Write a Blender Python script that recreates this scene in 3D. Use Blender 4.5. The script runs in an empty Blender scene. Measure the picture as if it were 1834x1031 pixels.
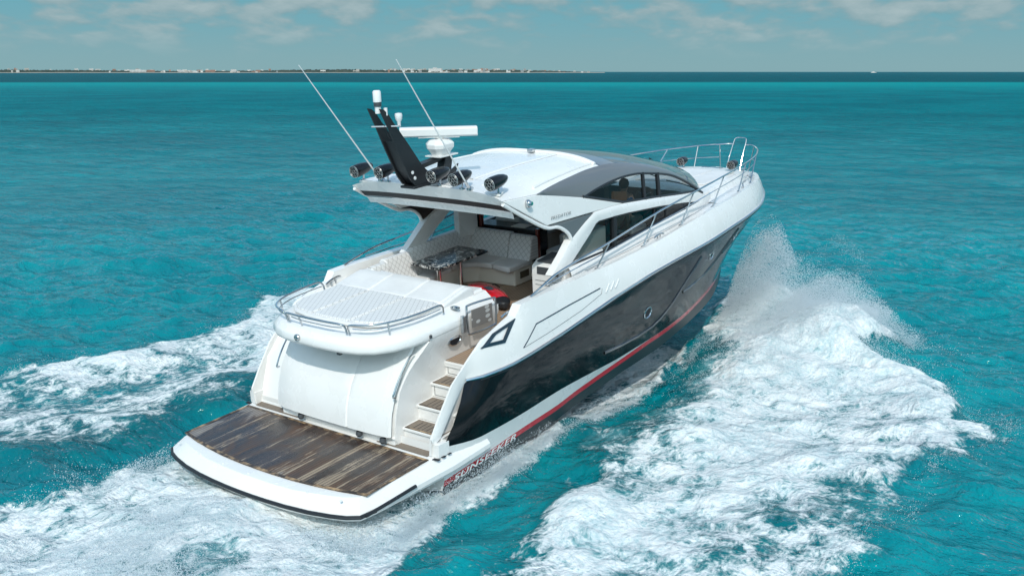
import bpy, bmesh, math, random
import numpy as np
from mathutils import Vector, Matrix
random.seed(7)
rng = np.random.RandomState(11)
sc = bpy.context.scene
col = sc.collection
rad = math.radians

# ------------------------------------------------------------------ camera
CAM = Vector((-9.05, -11.47, 6.22))
cr = Vector((0.590443, -0.807078, 0.0)); cf = Vector((0.7886, 0.5769, -0.2068)).normalized()
cr = Vector((cf.y, -cf.x, 0)).normalized()
cu = cr.cross(cf).normalized()
cd = bpy.data.cameras.new('camera'); cam = bpy.data.objects.new('camera', cd); col.objects.link(cam)
cam.matrix_world = Matrix(((cr.x, cu.x, -cf.x, CAM.x), (cr.y, cu.y, -cf.y, CAM.y), (cr.z, cu.z, -cf.z, CAM.z), (0, 0, 0, 1)))
cd.lens = 35.87; cd.sensor_width = 36; cd.clip_start = 0.1; cd.clip_end = 80000
sc.camera = cam

# ------------------------------------------------------------------ light
SUN_EL = rad(40.5)
LD = Vector((0.82 * math.cos(SUN_EL), 0.572 * math.cos(SUN_EL), -math.sin(SUN_EL))).normalized()   # travel direction of the light
sd = bpy.data.lights.new('sun', 'SUN'); sd.energy = 2.35; sd.angle = rad(0.5); sd.color = (1.0, 0.965, 0.91)
sun = bpy.data.objects.new('sun', sd); col.objects.link(sun)
sun.rotation_mode = 'QUATERNION'; sun.rotation_quaternion = LD.to_track_quat('-Z', 'Y'); sun.location = (-20, -10, 30)

sc.cycles.diffuse_bounces = 8; sc.cycles.max_bounces = 14; sc.cycles.transparent_max_bounces = 16
sc.view_settings.view_transform = 'Standard'; sc.view_settings.look = 'None'
sc.view_settings.exposure = 0.15; sc.view_settings.gamma = 1.0

w = bpy.data.worlds.new('World'); sc.world = w; w.use_nodes = True
def N(nt, t, **k):
    n = nt.nodes.new(t)
    for a, b in k.items(): setattr(n, a, b)
    return n
def math_(nt, op, a, b=None, clamp=False):
    n = N(nt, 'ShaderNodeMath', operation=op); n.use_clamp = clamp
    for i, v in enumerate((a, b)):
        if v is None: continue
        if isinstance(v, (int, float)): n.inputs[i].default_value = v
        else: nt.links.new(v, n.inputs[i])
    return n.outputs[0]
def maprange(nt, v, a, b, c=0, d=1, smooth=True):
    n = N(nt, 'ShaderNodeMapRange'); n.interpolation_type = 'SMOOTHSTEP' if smooth else 'LINEAR'
    nt.links.new(v, n.inputs['Value'])
    for i, x in zip(('From Min', 'From Max', 'To Min', 'To Max'), (a, b, c, d)): n.inputs[i].default_value = x
    return n.outputs['Result']
def mixc(nt, f, a, b, mode='MIX'):
    n = N(nt, 'ShaderNodeMix', data_type='RGBA', blend_type=mode)
    for i, v in ((0, f), (6, a), (7, b)):
        if isinstance(v, (int, float)): n.inputs[i].default_value = v
        elif isinstance(v, tuple): n.inputs[i].default_value = (*v[:3], 1)
        else: nt.links.new(v, n.inputs[i])
    return n.outputs[2]
def noise(nt, vec, scale, detail=4, rough=0.55, dist=0.0, out=0):
    n = N(nt, 'ShaderNodeTexNoise'); nt.links.new(vec, n.inputs['Vector'])
    n.inputs['Scale'].default_value = scale; n.inputs['Detail'].default_value = detail
    n.inputs['Roughness'].default_value = rough; n.inputs['Distortion'].default_value = dist
    return n.outputs[out]
def mapping(nt, vec, s=(1, 1, 1), r=(0, 0, 0), l=(0, 0, 0)):
    n = N(nt, 'ShaderNodeMapping'); nt.links.new(vec, n.inputs[0])
    n.inputs['Scale'].default_value = s; n.inputs['Rotation'].default_value = r; n.inputs['Location'].default_value = l
    return n.outputs[0]

nt = w.node_tree; nt.nodes.clear()
sky = N(nt, 'ShaderNodeTexSky', sky_type='NISHITA'); sky.sun_disc = False
sky.sun_elevation = SUN_EL; sky.sun_rotation = math.atan2(-LD.x, -LD.y)
sky.air_density = 1.0; sky.dust_density = 1.5; sky.ozone_density = 1.0
tc = N(nt, 'ShaderNodeTexCoord'); sep = N(nt, 'ShaderNodeSeparateXYZ'); nt.links.new(tc.outputs['Generated'], sep.inputs[0])
ele = sep.outputs[2]
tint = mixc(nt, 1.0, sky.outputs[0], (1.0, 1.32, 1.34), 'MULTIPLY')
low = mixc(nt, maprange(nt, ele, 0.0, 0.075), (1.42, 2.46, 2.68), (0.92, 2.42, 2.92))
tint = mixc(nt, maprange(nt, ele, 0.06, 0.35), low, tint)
# even out the bright band low over the sea
den = math_(nt, 'ADD', math_(nt, 'ABSOLUTE', ele), 0.30)
cx = math_(nt, 'DIVIDE', sep.outputs[0], den); cy = math_(nt, 'DIVIDE', sep.outputs[1], den)
comb = N(nt, 'ShaderNodeCombineXYZ'); nt.links.new(cx, comb.inputs[0]); nt.links.new(cy, comb.inputs[1])
nt.links.new(math_(nt, 'MULTIPLY', ele, 1.0), comb.inputs[2])
cl1 = noise(nt, mapping(nt, comb.outputs[0], (1, 1, 1), l=(3.1, 7.7, 0.35)), 6.5, 6, 0.55, 0.1)
cl2 = noise(nt, mapping(nt, comb.outputs[0], (1, 1, 1), l=(3.1 + .008, 7.7 + .006, 0.35)), 6.5, 6, 0.55, 0.1)
cover = maprange(nt, ele, 0.0, 0.075, 0.515, 0.375, False)
cover = math_(nt, 'ADD', cover, maprange(nt, ele, 0.10, 0.35, 0.0, 0.115))
mask = math_(nt, 'MULTIPLY', math_(nt, 'SUBTRACT', cl1, cover), 6.0, True)
fade = maprange(nt, ele, 0.008, 0.045)
mask = math_(nt, 'MULTIPLY', mask, fade)
mask = math_(nt, 'MULTIPLY', mask, maprange(nt, ele, 0.02, 0.12, 0.55, 0.9))
lit = math_(nt, 'MULTIPLY', math_(nt, 'SUBTRACT', cl2, 0.42), 3.2, True)
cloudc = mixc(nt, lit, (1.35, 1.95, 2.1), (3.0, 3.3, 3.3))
hi = maprange(nt, ele, 0.12, 0.55, 1.0, 2.8)  # extra brightness added to clouds high overhead, as fill for the shaded cockpit
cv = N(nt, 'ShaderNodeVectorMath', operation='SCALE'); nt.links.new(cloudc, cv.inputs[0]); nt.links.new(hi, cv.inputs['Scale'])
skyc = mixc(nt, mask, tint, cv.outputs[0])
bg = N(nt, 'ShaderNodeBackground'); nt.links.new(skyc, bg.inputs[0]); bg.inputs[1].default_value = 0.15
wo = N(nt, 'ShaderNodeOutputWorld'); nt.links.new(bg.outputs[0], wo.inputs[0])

# ------------------------------------------------------------------ materials
def mat(name, color=(0.8, 0.8, 0.8), rough=0.5, metal=0.0, spec=0.5, coat=0.0, fn=None):
    m = bpy.data.materials.new(name); m.use_nodes = True; t = m.node_tree
    b = t.nodes['Principled BSDF']
    b.inputs['Base Color'].default_value = (*color, 1); b.inputs['Roughness'].default_value = rough
    b.inputs['Metallic'].default_value = metal; b.inputs['Specular IOR Level'].default_value = spec
    b.inputs['Coat Weight'].default_value = coat; b.inputs['Coat Roughness'].default_value = 0.03
    if fn: fn(t, b)
    return m
def objco(t): return N(t, 'ShaderNodeTexCoord').outputs['Object']
def bump(t, b, h, strength=0.3, dist=0.01):
    n = N(t, 'ShaderNodeBump'); n.inputs['Strength'].default_value = strength; n.inputs['Distance'].default_value = dist
    t.links.new(h, n.inputs['Height']); t.links.new(n.outputs[0], b.inputs['Normal'])
def f_gel(t, b):
    o = objco(t)
    n1 = noise(t, o, 1.3, 5, 0.6); n2 = noise(t, mapping(t, o, (2, 2, 9)), 2.0, 6, 0.7)
    c = mixc(t, maprange(t, n1, 0.3, 0.7), (0.74, 0.725, 0.70), (0.78, 0.765, 0.745))
    c = mixc(t, math_(t, 'MULTIPLY', maprange(t, n2, 0.55, 0.8), 0.015), c, (0.55, 0.52, 0.46))
    t.links.new(c, b.inputs['Base Color'])
    t.links.new(maprange(t, n1, 0.2, 0.8, 0.22, 0.32, False), b.inputs['Roughness'])
GEL = mat('white_gelcoat', (0.82, 0.82, 0.81), 0.22, fn=f_gel, coat=0.25)
def f_black(t, b):
    o = objco(t)
    n1 = noise(t, mapping(t, o, (1.2, 1.2, 1.2)), 1.7, 6, 0.62, 0.8)
    n2 = noise(t, mapping(t, o, (10, 10, 1.2)), 3, 5, 0.6)
    c = mixc(t, maprange(t, n1, 0.42, 0.72), (0.003, 0.004, 0.005), (0.007, 0.0075, 0.008))
    t.links.new(c, b.inputs['Base Color'])
    t.links.new(math_(t, 'ADD', math_(t, 'MULTIPLY', maprange(t, n1, 0.4, 0.7), 0.10), 0.045), b.inputs['Roughness'])
    bump(t, b, math_(t, 'ADD', noise(t, o, 1.1, 3, 0.5), math_(t, 'MULTIPLY', n2, 0.01)), 0.2, 0.03)
HULLB = mat('black_topside_paint', (0.01, 0.011, 0.013), 0.06, spec=0.34, fn=f_black, coat=0.0)
ANTI = mat('dark_antifoul', (0.012, 0.022, 0.026), 0.35)
REDM = mat('red_boot_stripe', (0.50, 0.006, 0.020), 0.25, coat=0.5)
CHROME = mat('polished_steel', (0.55, 0.56, 0.57), 0.09, 1.0)
DARKST = mat('rubber_black', (0.012, 0.014, 0.017), 0.45)
RUBG = mat('grey_rubber', (0.05, 0.055, 0.06), 0.5)
GREY = mat('silver_grey_paint', (0.185, 0.185, 0.19), 0.30, 0.35, coat=0.4)
BROWN = mat('dark_brown_lining', (0.022, 0.014, 0.011), 0.5)
BLKP = mat('satin_black_mast', (0.012, 0.013, 0.015), 0.42, fn=lambda t, b: bump(t, b, noise(t, objco(t), 220, 2, 0.5), 0.4, 0.004))
WPL = mat('white_plastic', (0.72, 0.715, 0.70), 0.35)
SPK = mat('speaker_shell', (0.006, 0.006, 0.007), 0.25)
GRIL = mat('speaker_grille', (0.50, 0.49, 0.47), 0.3, 0.8)
WOODR = mat('red_mahogany', (0.13, 0.022, 0.014), 0.2, coat=0.8)
WOODI = mat('interior_walnut', (0.30, 0.13, 0.06), 0.35)
DARKI = mat('interior_dark', (0.010, 0.010, 0.011), 0.25)
VENT = mat('vent_dark', (0.006, 0.006, 0.009), 0.6)
NAVY = mat('smoked_acrylic', (0.018, 0.032, 0.050), 0.15, coat=0.6)
def f_vinyl(t, b):
    o = objco(t)
    bump(t, b, noise(t, o, 6, 4, 0.6), 0.25, 0.02)
    t.links.new(mixc(t, maprange(t, noise(t, o, 2.2, 4, 0.6), 0.3, 0.7), (0.66, 0.65, 0.635), (0.72, 0.71, 0.695)), b.inputs['Base Color'])
VIN = mat('white_vinyl', (0.70, 0.69, 0.675), 0.48, fn=f_vinyl)
CREAM = mat('cream_moulding', (0.74, 0.67, 0.58), 0.35)
def f_quilt(ax):
    def f(t, b):
        o = objco(t); s = N(t, 'ShaderNodeSeparateXYZ'); t.links.new(o, s.inputs[0])
        u = {'xy': (0, 1), 'xz': (0, 2), 'yz': (1, 2)}[ax]
        a = s.outputs[u[0]]; c = s.outputs[u[1]]
        P = 0.062 if ax != 'xy' else 0.075
        d1 = math_(t, 'PINGPONG', math_(t, 'ADD', math_(t, 'ADD', math_(t, 'MULTIPLY', a, 1.0), math_(t, 'MULTIPLY', c, 1.0 if ax != 'xy' else 1.6)), 50), P)
        d2 = math_(t, 'PINGPONG', math_(t, 'ADD', math_(t, 'SUBTRACT', math_(t, 'MULTIPLY', a, 1.0), math_(t, 'MULTIPLY', c, 1.0 if ax != 'xy' else 1.6)), 50), P)
        d = math_(t, 'MINIMUM', d1, d2)
        h = maprange(t, d, 0.0, 0.011)
        col_ = mixc(t, h, (0.40, 0.39, 0.375), (0.70, 0.69, 0.675))
        t.links.new(col_, b.inputs['Base Color'])
        bump(t, b, h, 0.5, 0.008)
    return f
QXY = mat('quilted_vinyl_flat', (0.7, 0.69, 0.67), 0.5, fn=f_quilt('xy'))
QXZ = mat('quilted_vinyl_side', (0.7, 0.69, 0.67), 0.5, fn=f_quilt('xz'))
QYZ = mat('quilted_vinyl_cross', (0.7, 0.69, 0.67), 0.5, fn=f_quilt('yz'))
def f_teak(wet):
    def f(t, b):
        o = objco(t); s = N(t, 'ShaderNodeSeparateXYZ'); t.links.new(o, s.inputs[0])
        P = 0.058
        row = math_(t, 'FLOOR', math_(t, 'DIVIDE', math_(t, 'ADD', s.outputs[1], 10), P))
        wn = N(t, 'ShaderNodeTexWhiteNoise', noise_dimensions='1D'); t.links.new(row, wn.inputs['W'])
        fr = math_(t, 'FRACT', math_(t, 'DIVIDE', math_(t, 'ADD', s.outputs[1], 10), P))
        seam = math_(t, 'LESS_THAN', fr, 0.17)
        cv = N(t, 'ShaderNodeCombineXYZ')
        t.links.new(math_(t, 'MULTIPLY', s.outputs[0], 0.45), cv.inputs[0]); t.links.new(math_(t, 'MULTIPLY', row, 0.37), cv.inputs[1])
        st = noise(t, cv.outputs[0], 2.0, 4, 0.6)
        gr = noise(t, mapping(t, o, (4, 70, 4)), 1.5, 4, 0.6)
        pat = noise(t, mapping(t, o, (0.7, 1.3, 1)), 1.1, 4, 0.65, 0.6)
        fine = noise(t, mapping(t, o, (2.0, 26, 1)), 1.3, 5, 0.7)
        if wet:
            base = mixc(t, math_(t, 'ADD', math_(t, 'MULTIPLY', gr, .5), math_(t, 'MULTIPLY', wn.outputs[0], .5)), (0.014, 0.010, 0.010), (0.085, 0.055, 0.042))
            warm = mixc(t, maprange(t, pat, 0.42, 0.62), base, (0.11, 0.058, 0.034))
            # worn, sun-dried planks show pale
            worn = math_(t, 'ADD', math_(t, 'MULTIPLY', wn.outputs[0], 0.27), math_(t, 'MULTIPLY', pat, 0.55))
            worn = math_(t, 'ADD', worn, math_(t, 'MULTIPLY', fine, 0.72))
            worn = math_(t, 'ADD', worn, math_(t, 'MULTIPLY', maprange(t, s.outputs[1], 0.2, -1.3), 0.075))
            wm = maprange(t, worn, 0.855, 0.93)
            c = mixc(t, math_(t, 'MULTIPLY', wm, .8), warm, mixc(t, gr, (0.24, 0.165, 0.105), (0.46, 0.37, 0.27)))
            grey = maprange(t, math_(t, 'ADD', pat, math_(t, 'MULTIPLY', maprange(t, s.outputs[1], 1.1, 1.9), 0.16)), 0.60, 0.68)
            c = mixc(t, math_(t, 'MULTIPLY', grey, 0.75), c, (0.26, 0.23, 0.21))
            seamc = (0.006, 0.006, 0.007)
            t.links.new(maprange(t, pat, 0.4, 0.65, 0.22, 0.6, False), b.inputs['Roughness'])
        else:
            c = mixc(t, math_(t, 'ADD', math_(t, 'MULTIPLY', gr, 0.5), math_(t, 'MULTIPLY', st, 0.5)), (0.26, 0.17, 0.11), (0.50, 0.36, 0.25))
            c = mixc(t, math_(t, 'MULTIPLY', wn.outputs[0], 0.35), c, (0.24, 0.17, 0.12))
            seamc = (0.03, 0.024, 0.02)
        c = mixc(t, seam, c, seamc)
        t.links.new(c, b.inputs['Base Color'])
        bump(t, b, math_(t, 'SUBTRACT', math_(t, 'MULTIPLY', gr, 0.3), seam), 0.5, 0.004)
    return f
TEAKW = mat('weathered_wet_teak', (0.06, 0.04, 0.03), 0.4, fn=f_teak(True))
TEAKC = mat('cockpit_teak', (0.35, 0.22, 0.13), 0.5, fn=f_teak(False))
TEAKG = mat('greyed_teak', (0.20, 0.16, 0.125), 0.6, fn=lambda t, b: (t.links.new(mixc(t, noise(t, mapping(t, objco(t), (3, 40, 3)), 2, 4), (0.10, 0.075, 0.058), (0.27, 0.215, 0.165)), b.inputs['Base Color'])))
TEAKE = mat('teak_margin', (0.16, 0.10, 0.06), 0.5, fn=lambda t, b: (t.links.new(mixc(t, maprange(t, noise(t, objco(t), 3.5, 5, 0.7), 0.42, 0.62), (0.03, 0.02, 0.016), (0.40, 0.26, 0.14)), b.inputs['Base Color'])))
def f_marble(t, b):
    o = objco(t)
    n = noise(t, o, 7.5, 8, 0.62, 1.6)
    c = mixc(t, maprange(t, n, 0.50, 0.60), (0.010, 0.011, 0.013), (0.62, 0.60, 0.56))
    c = mixc(t, maprange(t, noise(t, o, 3.3, 6, 0.6, 1), 0.55, 0.7), c, (0.09, 0.09, 0.09))
    t.links.new(c, b.inputs['Base Color'])
MARB = mat('black_white_marble', (0.1, 0.1, 0.1), 0.15, fn=f_marble)
REDP = mat('red_plastic', (0.72, 0.006, 0.018), 0.22, coat=0.5)
BLUE = mat('blue_shirt', (0.02, 0.10, 0.24), 0.8)
SKIN = mat('skin', (0.42, 0.24, 0.17), 0.55)
HAIR = mat('dark_hair', (0.015, 0.011, 0.009), 0.6)
TROU = mat('khaki_trousers', (0.35, 0.30, 0.24), 0.8)
def glass(name, tintc, refl=1.0):
    m = bpy.data.materials.new(name); m.use_nodes = True; t = m.node_tree; t.nodes.clear()
    tr = N(t, 'ShaderNodeBsdfTransparent'); tr.inputs[0].default_value = (*tintc, 1)
    gl = N(t, 'ShaderNodeBsdfGlossy'); gl.inputs['Roughness'].default_value = 0.02; gl.inputs['Color'].default_value = (refl, refl, refl, 1)
    lw_ = N(t, 'ShaderNodeLayerWeight'); lw_.inputs[0].default_value = .5; fr = math_(t, 'ADD', math_(t, 'MULTIPLY', math_(t, 'POWER', lw_.outputs['Facing'], 5.0), .95), .05)
    mx = N(t, 'ShaderNodeMixShader'); t.links.new(fr, mx.inputs[0]); t.links.new(tr.outputs[0], mx.inputs[1]); t.links.new(gl.outputs[0], mx.inputs[2])
    o = N(t, 'ShaderNodeOutputMaterial'); t.links.new(mx.outputs[0], o.inputs[0]); return m
GLS = glass('tinted_window_glass', (0.42, 0.47, 0.48), 0.6)
GLW = glass('tinted_windshield_glass', (0.10, 0.13, 0.14))
GLC = glass('clear_acrylic', (0.75, 0.73, 0.70))

# ------------------------------------------------------------------ mesh helpers
def V(p): return Vector(p)
class MB:
    def __init__(s): s.v = []; s.f = []
    def add(s, pts, faces):
        o = len(s.v); s.v += [tuple(p) for p in pts]; s.f += [tuple(i + o for i in f) for f in faces]; return s
    def grid(s, rows, close=False, closeu=False):
        n = len(rows[0]); m = len(rows); pts = [p for r in rows for p in r]; fs = []
        for i in range(m - (0 if closeu else 1)):
            for j in range(n - (0 if close else 1)):
                a = i * n + j; b = i * n + (j + 1) % n; i2 = (i + 1) % m
                fs.append((a, b, i2 * n + (j + 1) % n, i2 * n + j))
        return s.add(pts, fs)
    def poly(s, pts): return s.add(pts, [tuple(range(len(pts)))])
    def prism(s, pts, vec):
        n = len(pts); vec = V(vec); q = [V(p) for p in pts]
        return s.add(q + [p + vec for p in q], [tuple(range(n)), tuple(range(2 * n - 1, n - 1, -1))] + [(i, (i + 1) % n, (i + 1) % n + n, i + n) for i in range(n)])
    def box(s, x0, x1, y0, y1, z0, z1):
        return s.prism([(x0, y0, z0), (x1, y0, z0), (x1, y1, z0), (x0, y1, z0)], (0, 0, z1 - z0))
    def tube(s, pts, r, n=8, closed=False, caps=True, r2=None):
        P = [V(p) for p in pts]; m = len(P); rows = []
        up = None
        for i in range(m):
            a = P[(i - 1) % m] if (closed or i > 0) else P[i]; b = P[(i + 1) % m] if (closed or i < m - 1) else P[i]
            d = (b - a).normalized()
            if up is None: up = V((0, 0, 1)) if abs(d.z) < 0.9 else V((1, 0, 0))
            x = d.cross(up).normalized(); y = x.cross(d).normalized(); up = y
            rr = r if r2 is None else r + (r2 - r) * i / (m - 1)
            rows.append([P[i] + (x * math.cos(t) + y * math.sin(t)) * rr for t in [2 * math.pi * k / n for k in range(n)]])
        o = len(s.v); s.grid(rows, close=True, closeu=closed)
        if caps and not closed:
            s.f.append(tuple(o + k for k in range(n))); s.f.append(tuple(o + (m - 1) * n + k for k in range(n - 1, -1, -1)))
        return s
    def lathe(s, o, d, prof, n=16, sc2=(1, 1)):
        o = V(o); d = V(d).normalized(); u = V((0, 0, 1)) if abs(d.z) < 0.9 else V((1, 0, 0))
        x = d.cross(u).normalized(); y = x.cross(d)
        rows = [[o + d * h + (x * math.cos(t) * sc2[0] + y * math.sin(t) * sc2[1]) * r for t in [2 * math.pi * k / n for k in range(n)]] for r, h in prof]
        return s.grid(rows, close=True)
    def build(s, name, m, parent=None, smooth=True, bevel=0, sub=0, weld=True, label=None, ang=40):
        me = bpy.data.meshes.new(name); me.from_pydata(s.v, [], s.f)
        bm = bmesh.new(); bm.from_mesh(me)
        if weld: bmesh.ops.remove_doubles(bm, verts=bm.verts, dist=0.0004)
        bmesh.ops.recalc_face_normals(bm, faces=bm.faces)
        bm.to_mesh(me); bm.free()
        me.materials.append(m)
        ob = bpy.data.objects.new(name, me); col.objects.link(ob); ob.parent = parent
        if smooth:
            me.shade_smooth()
        if bevel:
            b = ob.modifiers.new('bevel', 'BEVEL'); b.width = bevel; b.segments = 3; b.limit_method = 'ANGLE'; b.angle_limit = rad(32); b.use_clamp_overlap = True
            b.harden_normals = False
        if sub:
            b = ob.modifiers.new('sub', 'SUBSURF'); b.levels = sub; b.render_levels = sub
        if smooth:
            try: me.set_sharp_from_angle(angle=rad(ang))
            except Exception: pass
        if label: ob['label'] = label
        return ob
def pchip(tab, k):
    xs = [r[0] for r in tab]; ys = [r[k] for r in tab]
    n = len(xs); h = [xs[i + 1] - xs[i] for i in range(n - 1)]; d = [(ys[i + 1] - ys[i]) / h[i] for i in range(n - 1)]
    m = [0] * n
    for i in range(1, n - 1):
        m[i] = 0 if d[i - 1] * d[i] <= 0 else 3 * (h[i - 1] + h[i]) / ((2 * h[i] + h[i - 1]) / d[i - 1] + (h[i] + 2 * h[i - 1]) / d[i])
    m[0] = d[0]; m[-1] = d[-1]
    def f(x):
        if x <= xs[0]: return ys[0]
        if x >= xs[-1]: return ys[-1]
        i = 0
        while x > xs[i + 1]: i += 1
        t = (x - xs[i]) / h[i]
        return (2*t**3-3*t*t+1)*ys[i] + (t**3-2*t*t+t)*h[i]*m[i] + (-2*t**3+3*t*t)*ys[i+1] + (t**3-t*t)*h[i]*m[i+1]
    return f
def lin(a, b, t): return tuple(x + (y - x) * t for x, y in zip(a, b))
def smoothpath(P, k=6):
    # Catmull-Rom through the points
    out = []; n = len(P)
    for i in range(n - 1):
        p0 = V(P[max(i - 1, 0)]); p1 = V(P[i]); p2 = V(P[i + 1]); p3 = V(P[min(i + 2, n - 1)])
        for j in range(k):
            t = j / k
            out.append(0.5 * ((2 * p1) + (p2 - p0) * t + (2 * p0 - 5 * p1 + 4 * p2 - p3) * t * t + (3 * p1 - p0 - 3 * p2 + p3) * t ** 3))
    out.append(V(P[-1])); return out
def mir(P, s): return [(p[0], p[1] * s, p[2]) for p in P]
def tag(o, label, cat, group=None):
    o['label'] = label; o['category'] = cat
    if group: o['group'] = group
    return o
def empty(name, loc=(0, 0, 0), parent=None):
    o = bpy.data.objects.new(name, None); o.location = loc; col.objects.link(o); o.parent = parent; return o

# ------------------------------------------------------------------ the yacht (boat frame: x to the bow, y to port, z up from the swim platform)
RW = Matrix(((0.99598, -0.0012, -0.08870, 0), (0.0, 0.99991, -0.01326, 0), (0.08871, 0.01320, 0.99597, 0.4482), (0, 0, 0, 1)))
Y = empty('motor_yacht'); Y.matrix_world = RW
tag(Y, 'white and black open motor yacht running at speed with a foaming wake', 'yacht')

T_RUB = [(2.73, 2.01, .93), (2.85, 2.11, .94), (3.09, 2.19, .945), (3.57, 2.26, .95), (4.9, 2.30, 1.04), (5.8, 2.31, 1.13), (7, 2.32, 1.25), (8.4, 2.33, 1.335), (10.3, 2.31, 1.375), (12.37, 2.16, 1.40), (13.86, 1.96, 1.40), (14.6, 1.78, 1.40), (15.4, 1.50, 1.395), (16.2, 1.13, 1.385), (16.9, .70, 1.375), (17.3, .36, 1.37), (17.5, 0, 1.37)]
rubY = pchip(T_RUB, 1); rubZ = pchip(T_RUB, 2)
T_WB = [(2.0, 2.12, .13), (2.85, 2.19, -.0), (3.9, 2.2, -.02), (5, 2.2, .0), (6.2, 2.18, -.05), (7.3, 2.14, -.11), (8.7, 2.10, -.12), (10, 1.97, -.14), (11.2, 1.81, -.10), (12.5, 1.55, -.06), (13.5, 1.24, -.05), (14.5, .86, -.04), (15.4, .42, -.03), (16.0, 0, -.03)]
T_RT = [(2.0, 2.1, -.42), (3.2, 2.12, -.37), (4, 2.12, -.33), (5, 2.12, -.31), (5.7, 2.11, -.26), (7.3, 2.11, -.18), (8.7, 2.09, -.13), (10, 1.96, -.15), (11.2, 1.80, -.11), (12.5, 1.54, -.07), (13.5, 1.23, -.06), (14.5, .85, -.05), (15.4, .41, -.04), (15.98, 0, -.04)]
wbY = pchip(T_WB, 1); wbZ = pchip(T_WB, 2); rtY = pchip(T_RT, 1); rtZ = pchip(T_RT, 2)
NS = 90
def row(fy, fz, x0, x1, dy=0.0, dz=0.0, n=NS):
    out = []
    for i in range(n):
        t = i / (n - 1); t = 1 - (1 - t) ** 1.35
        x = x0 + (x1 - x0) * t
        y = fy(x); out.append((x, max(0, y + (dy if y > 0.05 else 0)), fz(x) + dz))
    out[-1] = (out[-1][0], 0.0, out[-1][2])
    return out
TOPR = row(rubY, rubZ, 2.73, 17.5)
BLKR = row(wbY, wbZ, 2.0, 16.0)
def midrow(A, B, t, bulge):
    return [(a[0] + (b[0] - a[0]) * t, max(0, a[1] + (b[1] - a[1]) * t + bulge(a[0]) * (1 if a[1] > .01 else 0)), a[2] + (b[2] - a[2]) * t) for a, b in zip(A, B)]
bul = lambda k: (lambda x: k * (0.05 if x < 9 else 0.05 - 0.15 * min(1, (x - 9) / 6)))
H1 = midrow(TOPR, BLKR, .33, bul(.9)); H2 = midrow(TOPR, BLKR, .66, bul(1.0))
RTR = row(rtY, rtZ, 2.0, 15.98); RBR = row(rtY, rtZ, 2.0, 15.9, -.02, -.105)
CH = [(x, y - .05 if y > .1 else y, min(z - .22, -.5) + .0) for x, y, z in RBR]
KE = [(x * 0.985, 0, -1.15 + (0.9 * max(0, (x - 11) / 5) ** 2)) for x, y, z in RBR]
ROWS = [TOPR, H1, H2, BLKR]
def hull_y(x, z):
    # outer skin of the topsides at a given station and height
    pts = []
    for R in ROWS:
        for a, b in zip(R[:-1], R[1:]):
            if a[0] <= x <= b[0]:
                t = (x - a[0]) / (b[0] - a[0] + 1e-9); pts.append((a[2] + (b[2] - a[2]) * t, a[1] + (b[1] - a[1]) * t)); break
    pts.sort()
    if not pts: return 2.1
    for a, b in zip(pts[:-1], pts[1:]):
        if a[0] <= z <= b[0]: return a[1] + (b[1] - a[1]) * (z - a[0]) / (b[0] - a[0] + 1e-9)
    return pts[0][1] if z < pts[0][0] else pts[-1][1]
def both(rows):
    b = MB()
    for s in (1, -1): b.grid([mir(r, s) for r in rows])
    return b
both([TOPR, H1, H2, BLKR]).build('topsides', HULLB, Y, label='glossy black topsides')
both([BLKR, RTR]).build('hull_band', GEL, Y)
both([RTR, RBR]).build('boot_stripe', REDM, Y, label='red boot stripe along the waterline')
both([RBR, CH, KE]).build('hull_bottom', ANTI, Y)
tr = MB(); tr.poly([(2.0, y, z) for y, z in ((-2.12, .13), (-2.1, -.42), (-2.05, -.6), (0, -1.15), (2.05, -.6), (2.1, -.42), (2.12, .13))]); tr.build('transom', GEL, Y)
for s in (1, -1):
    P = [(x, (y + .018) * s, z + .01) for x, y, z in TOPR]
    MB().tube(P, .028, 8).build('rub_rail', CHROME, Y)
    MB().tube([(x, (y + .006) * s, z - .045) for x, y, z in TOPR], .014, 6).build('rub_rail_strip', DARKST, Y)

# bulwark and side decks
T_TOP = [(1.86, 2.02, .29), (2.05, 2.03, .56), (2.38, 2.045, .98), (2.75, 2.07, 1.25), (3.1, 2.11, 1.49), (3.5, 2.14, 1.575), (3.88, 2.17, 1.655), (4.02, 2.19, 1.82), (4.6, 2.2, 1.83), (5.7, 2.19, 1.82), (6.6, 2.17, 1.80), (8.3, 2.17, 1.82), (10, 2.15, 1.90), (11.7, 2.04, 1.94), (13.6, 1.82, 1.93), (14.6, 1.61, 1.88), (15.5, 1.32, 1.82), (16.3, .95, 1.75), (16.9, .60, 1.68), (17.25, .28, 1.63), (17.38, 0, 1.61)]
def linf(tab, k):
    xs = [r[0] for r in tab]; ys = [r[k] for r in tab]
    return lambda x: float(np.interp(x, xs, ys))
p1y = pchip(T_TOP, 1)
tz_l = linf(T_TOP, 2); tz_p = pchip(T_TOP[8:], 2)
topY = lambda x: p1y(x)
topZ = lambda x: tz_l(x) if x < 4.6 else tz_p(x)
T_LOW = [(1.86, 2.03, .21), (2.0, 2.05, .2), (2.05, 2.05, .26), (2.38, 2.05, .64), (2.73, 2.03, .96), (2.85, 2.11, .965), (3.09, 2.19, .97), (3.57, 2.26, .975)]
lowYl = linf(T_LOW, 1); lowZl = linf(T_LOW, 2)
lowY = lambda x: lowYl(x) if x < 3.57 else rubY(x) if x < 17.38 else 0
lowZ = lambda x: lowZl(x) if x < 3.57 else rubZ(x) + .025
xs_b = [1.86, 1.95, 2.05, 2.2, 2.38, 2.55, 2.73, 2.85, 2.97, 3.1, 3.3, 3.5, 3.7, 3.88, 3.95, 4.02, 4.3, 4.6] + [5 + .25 * i for i in range(40)] + [14.9 + .12 * i for i in range(20)] + [17.25, 17.33, 17.38]
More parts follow.
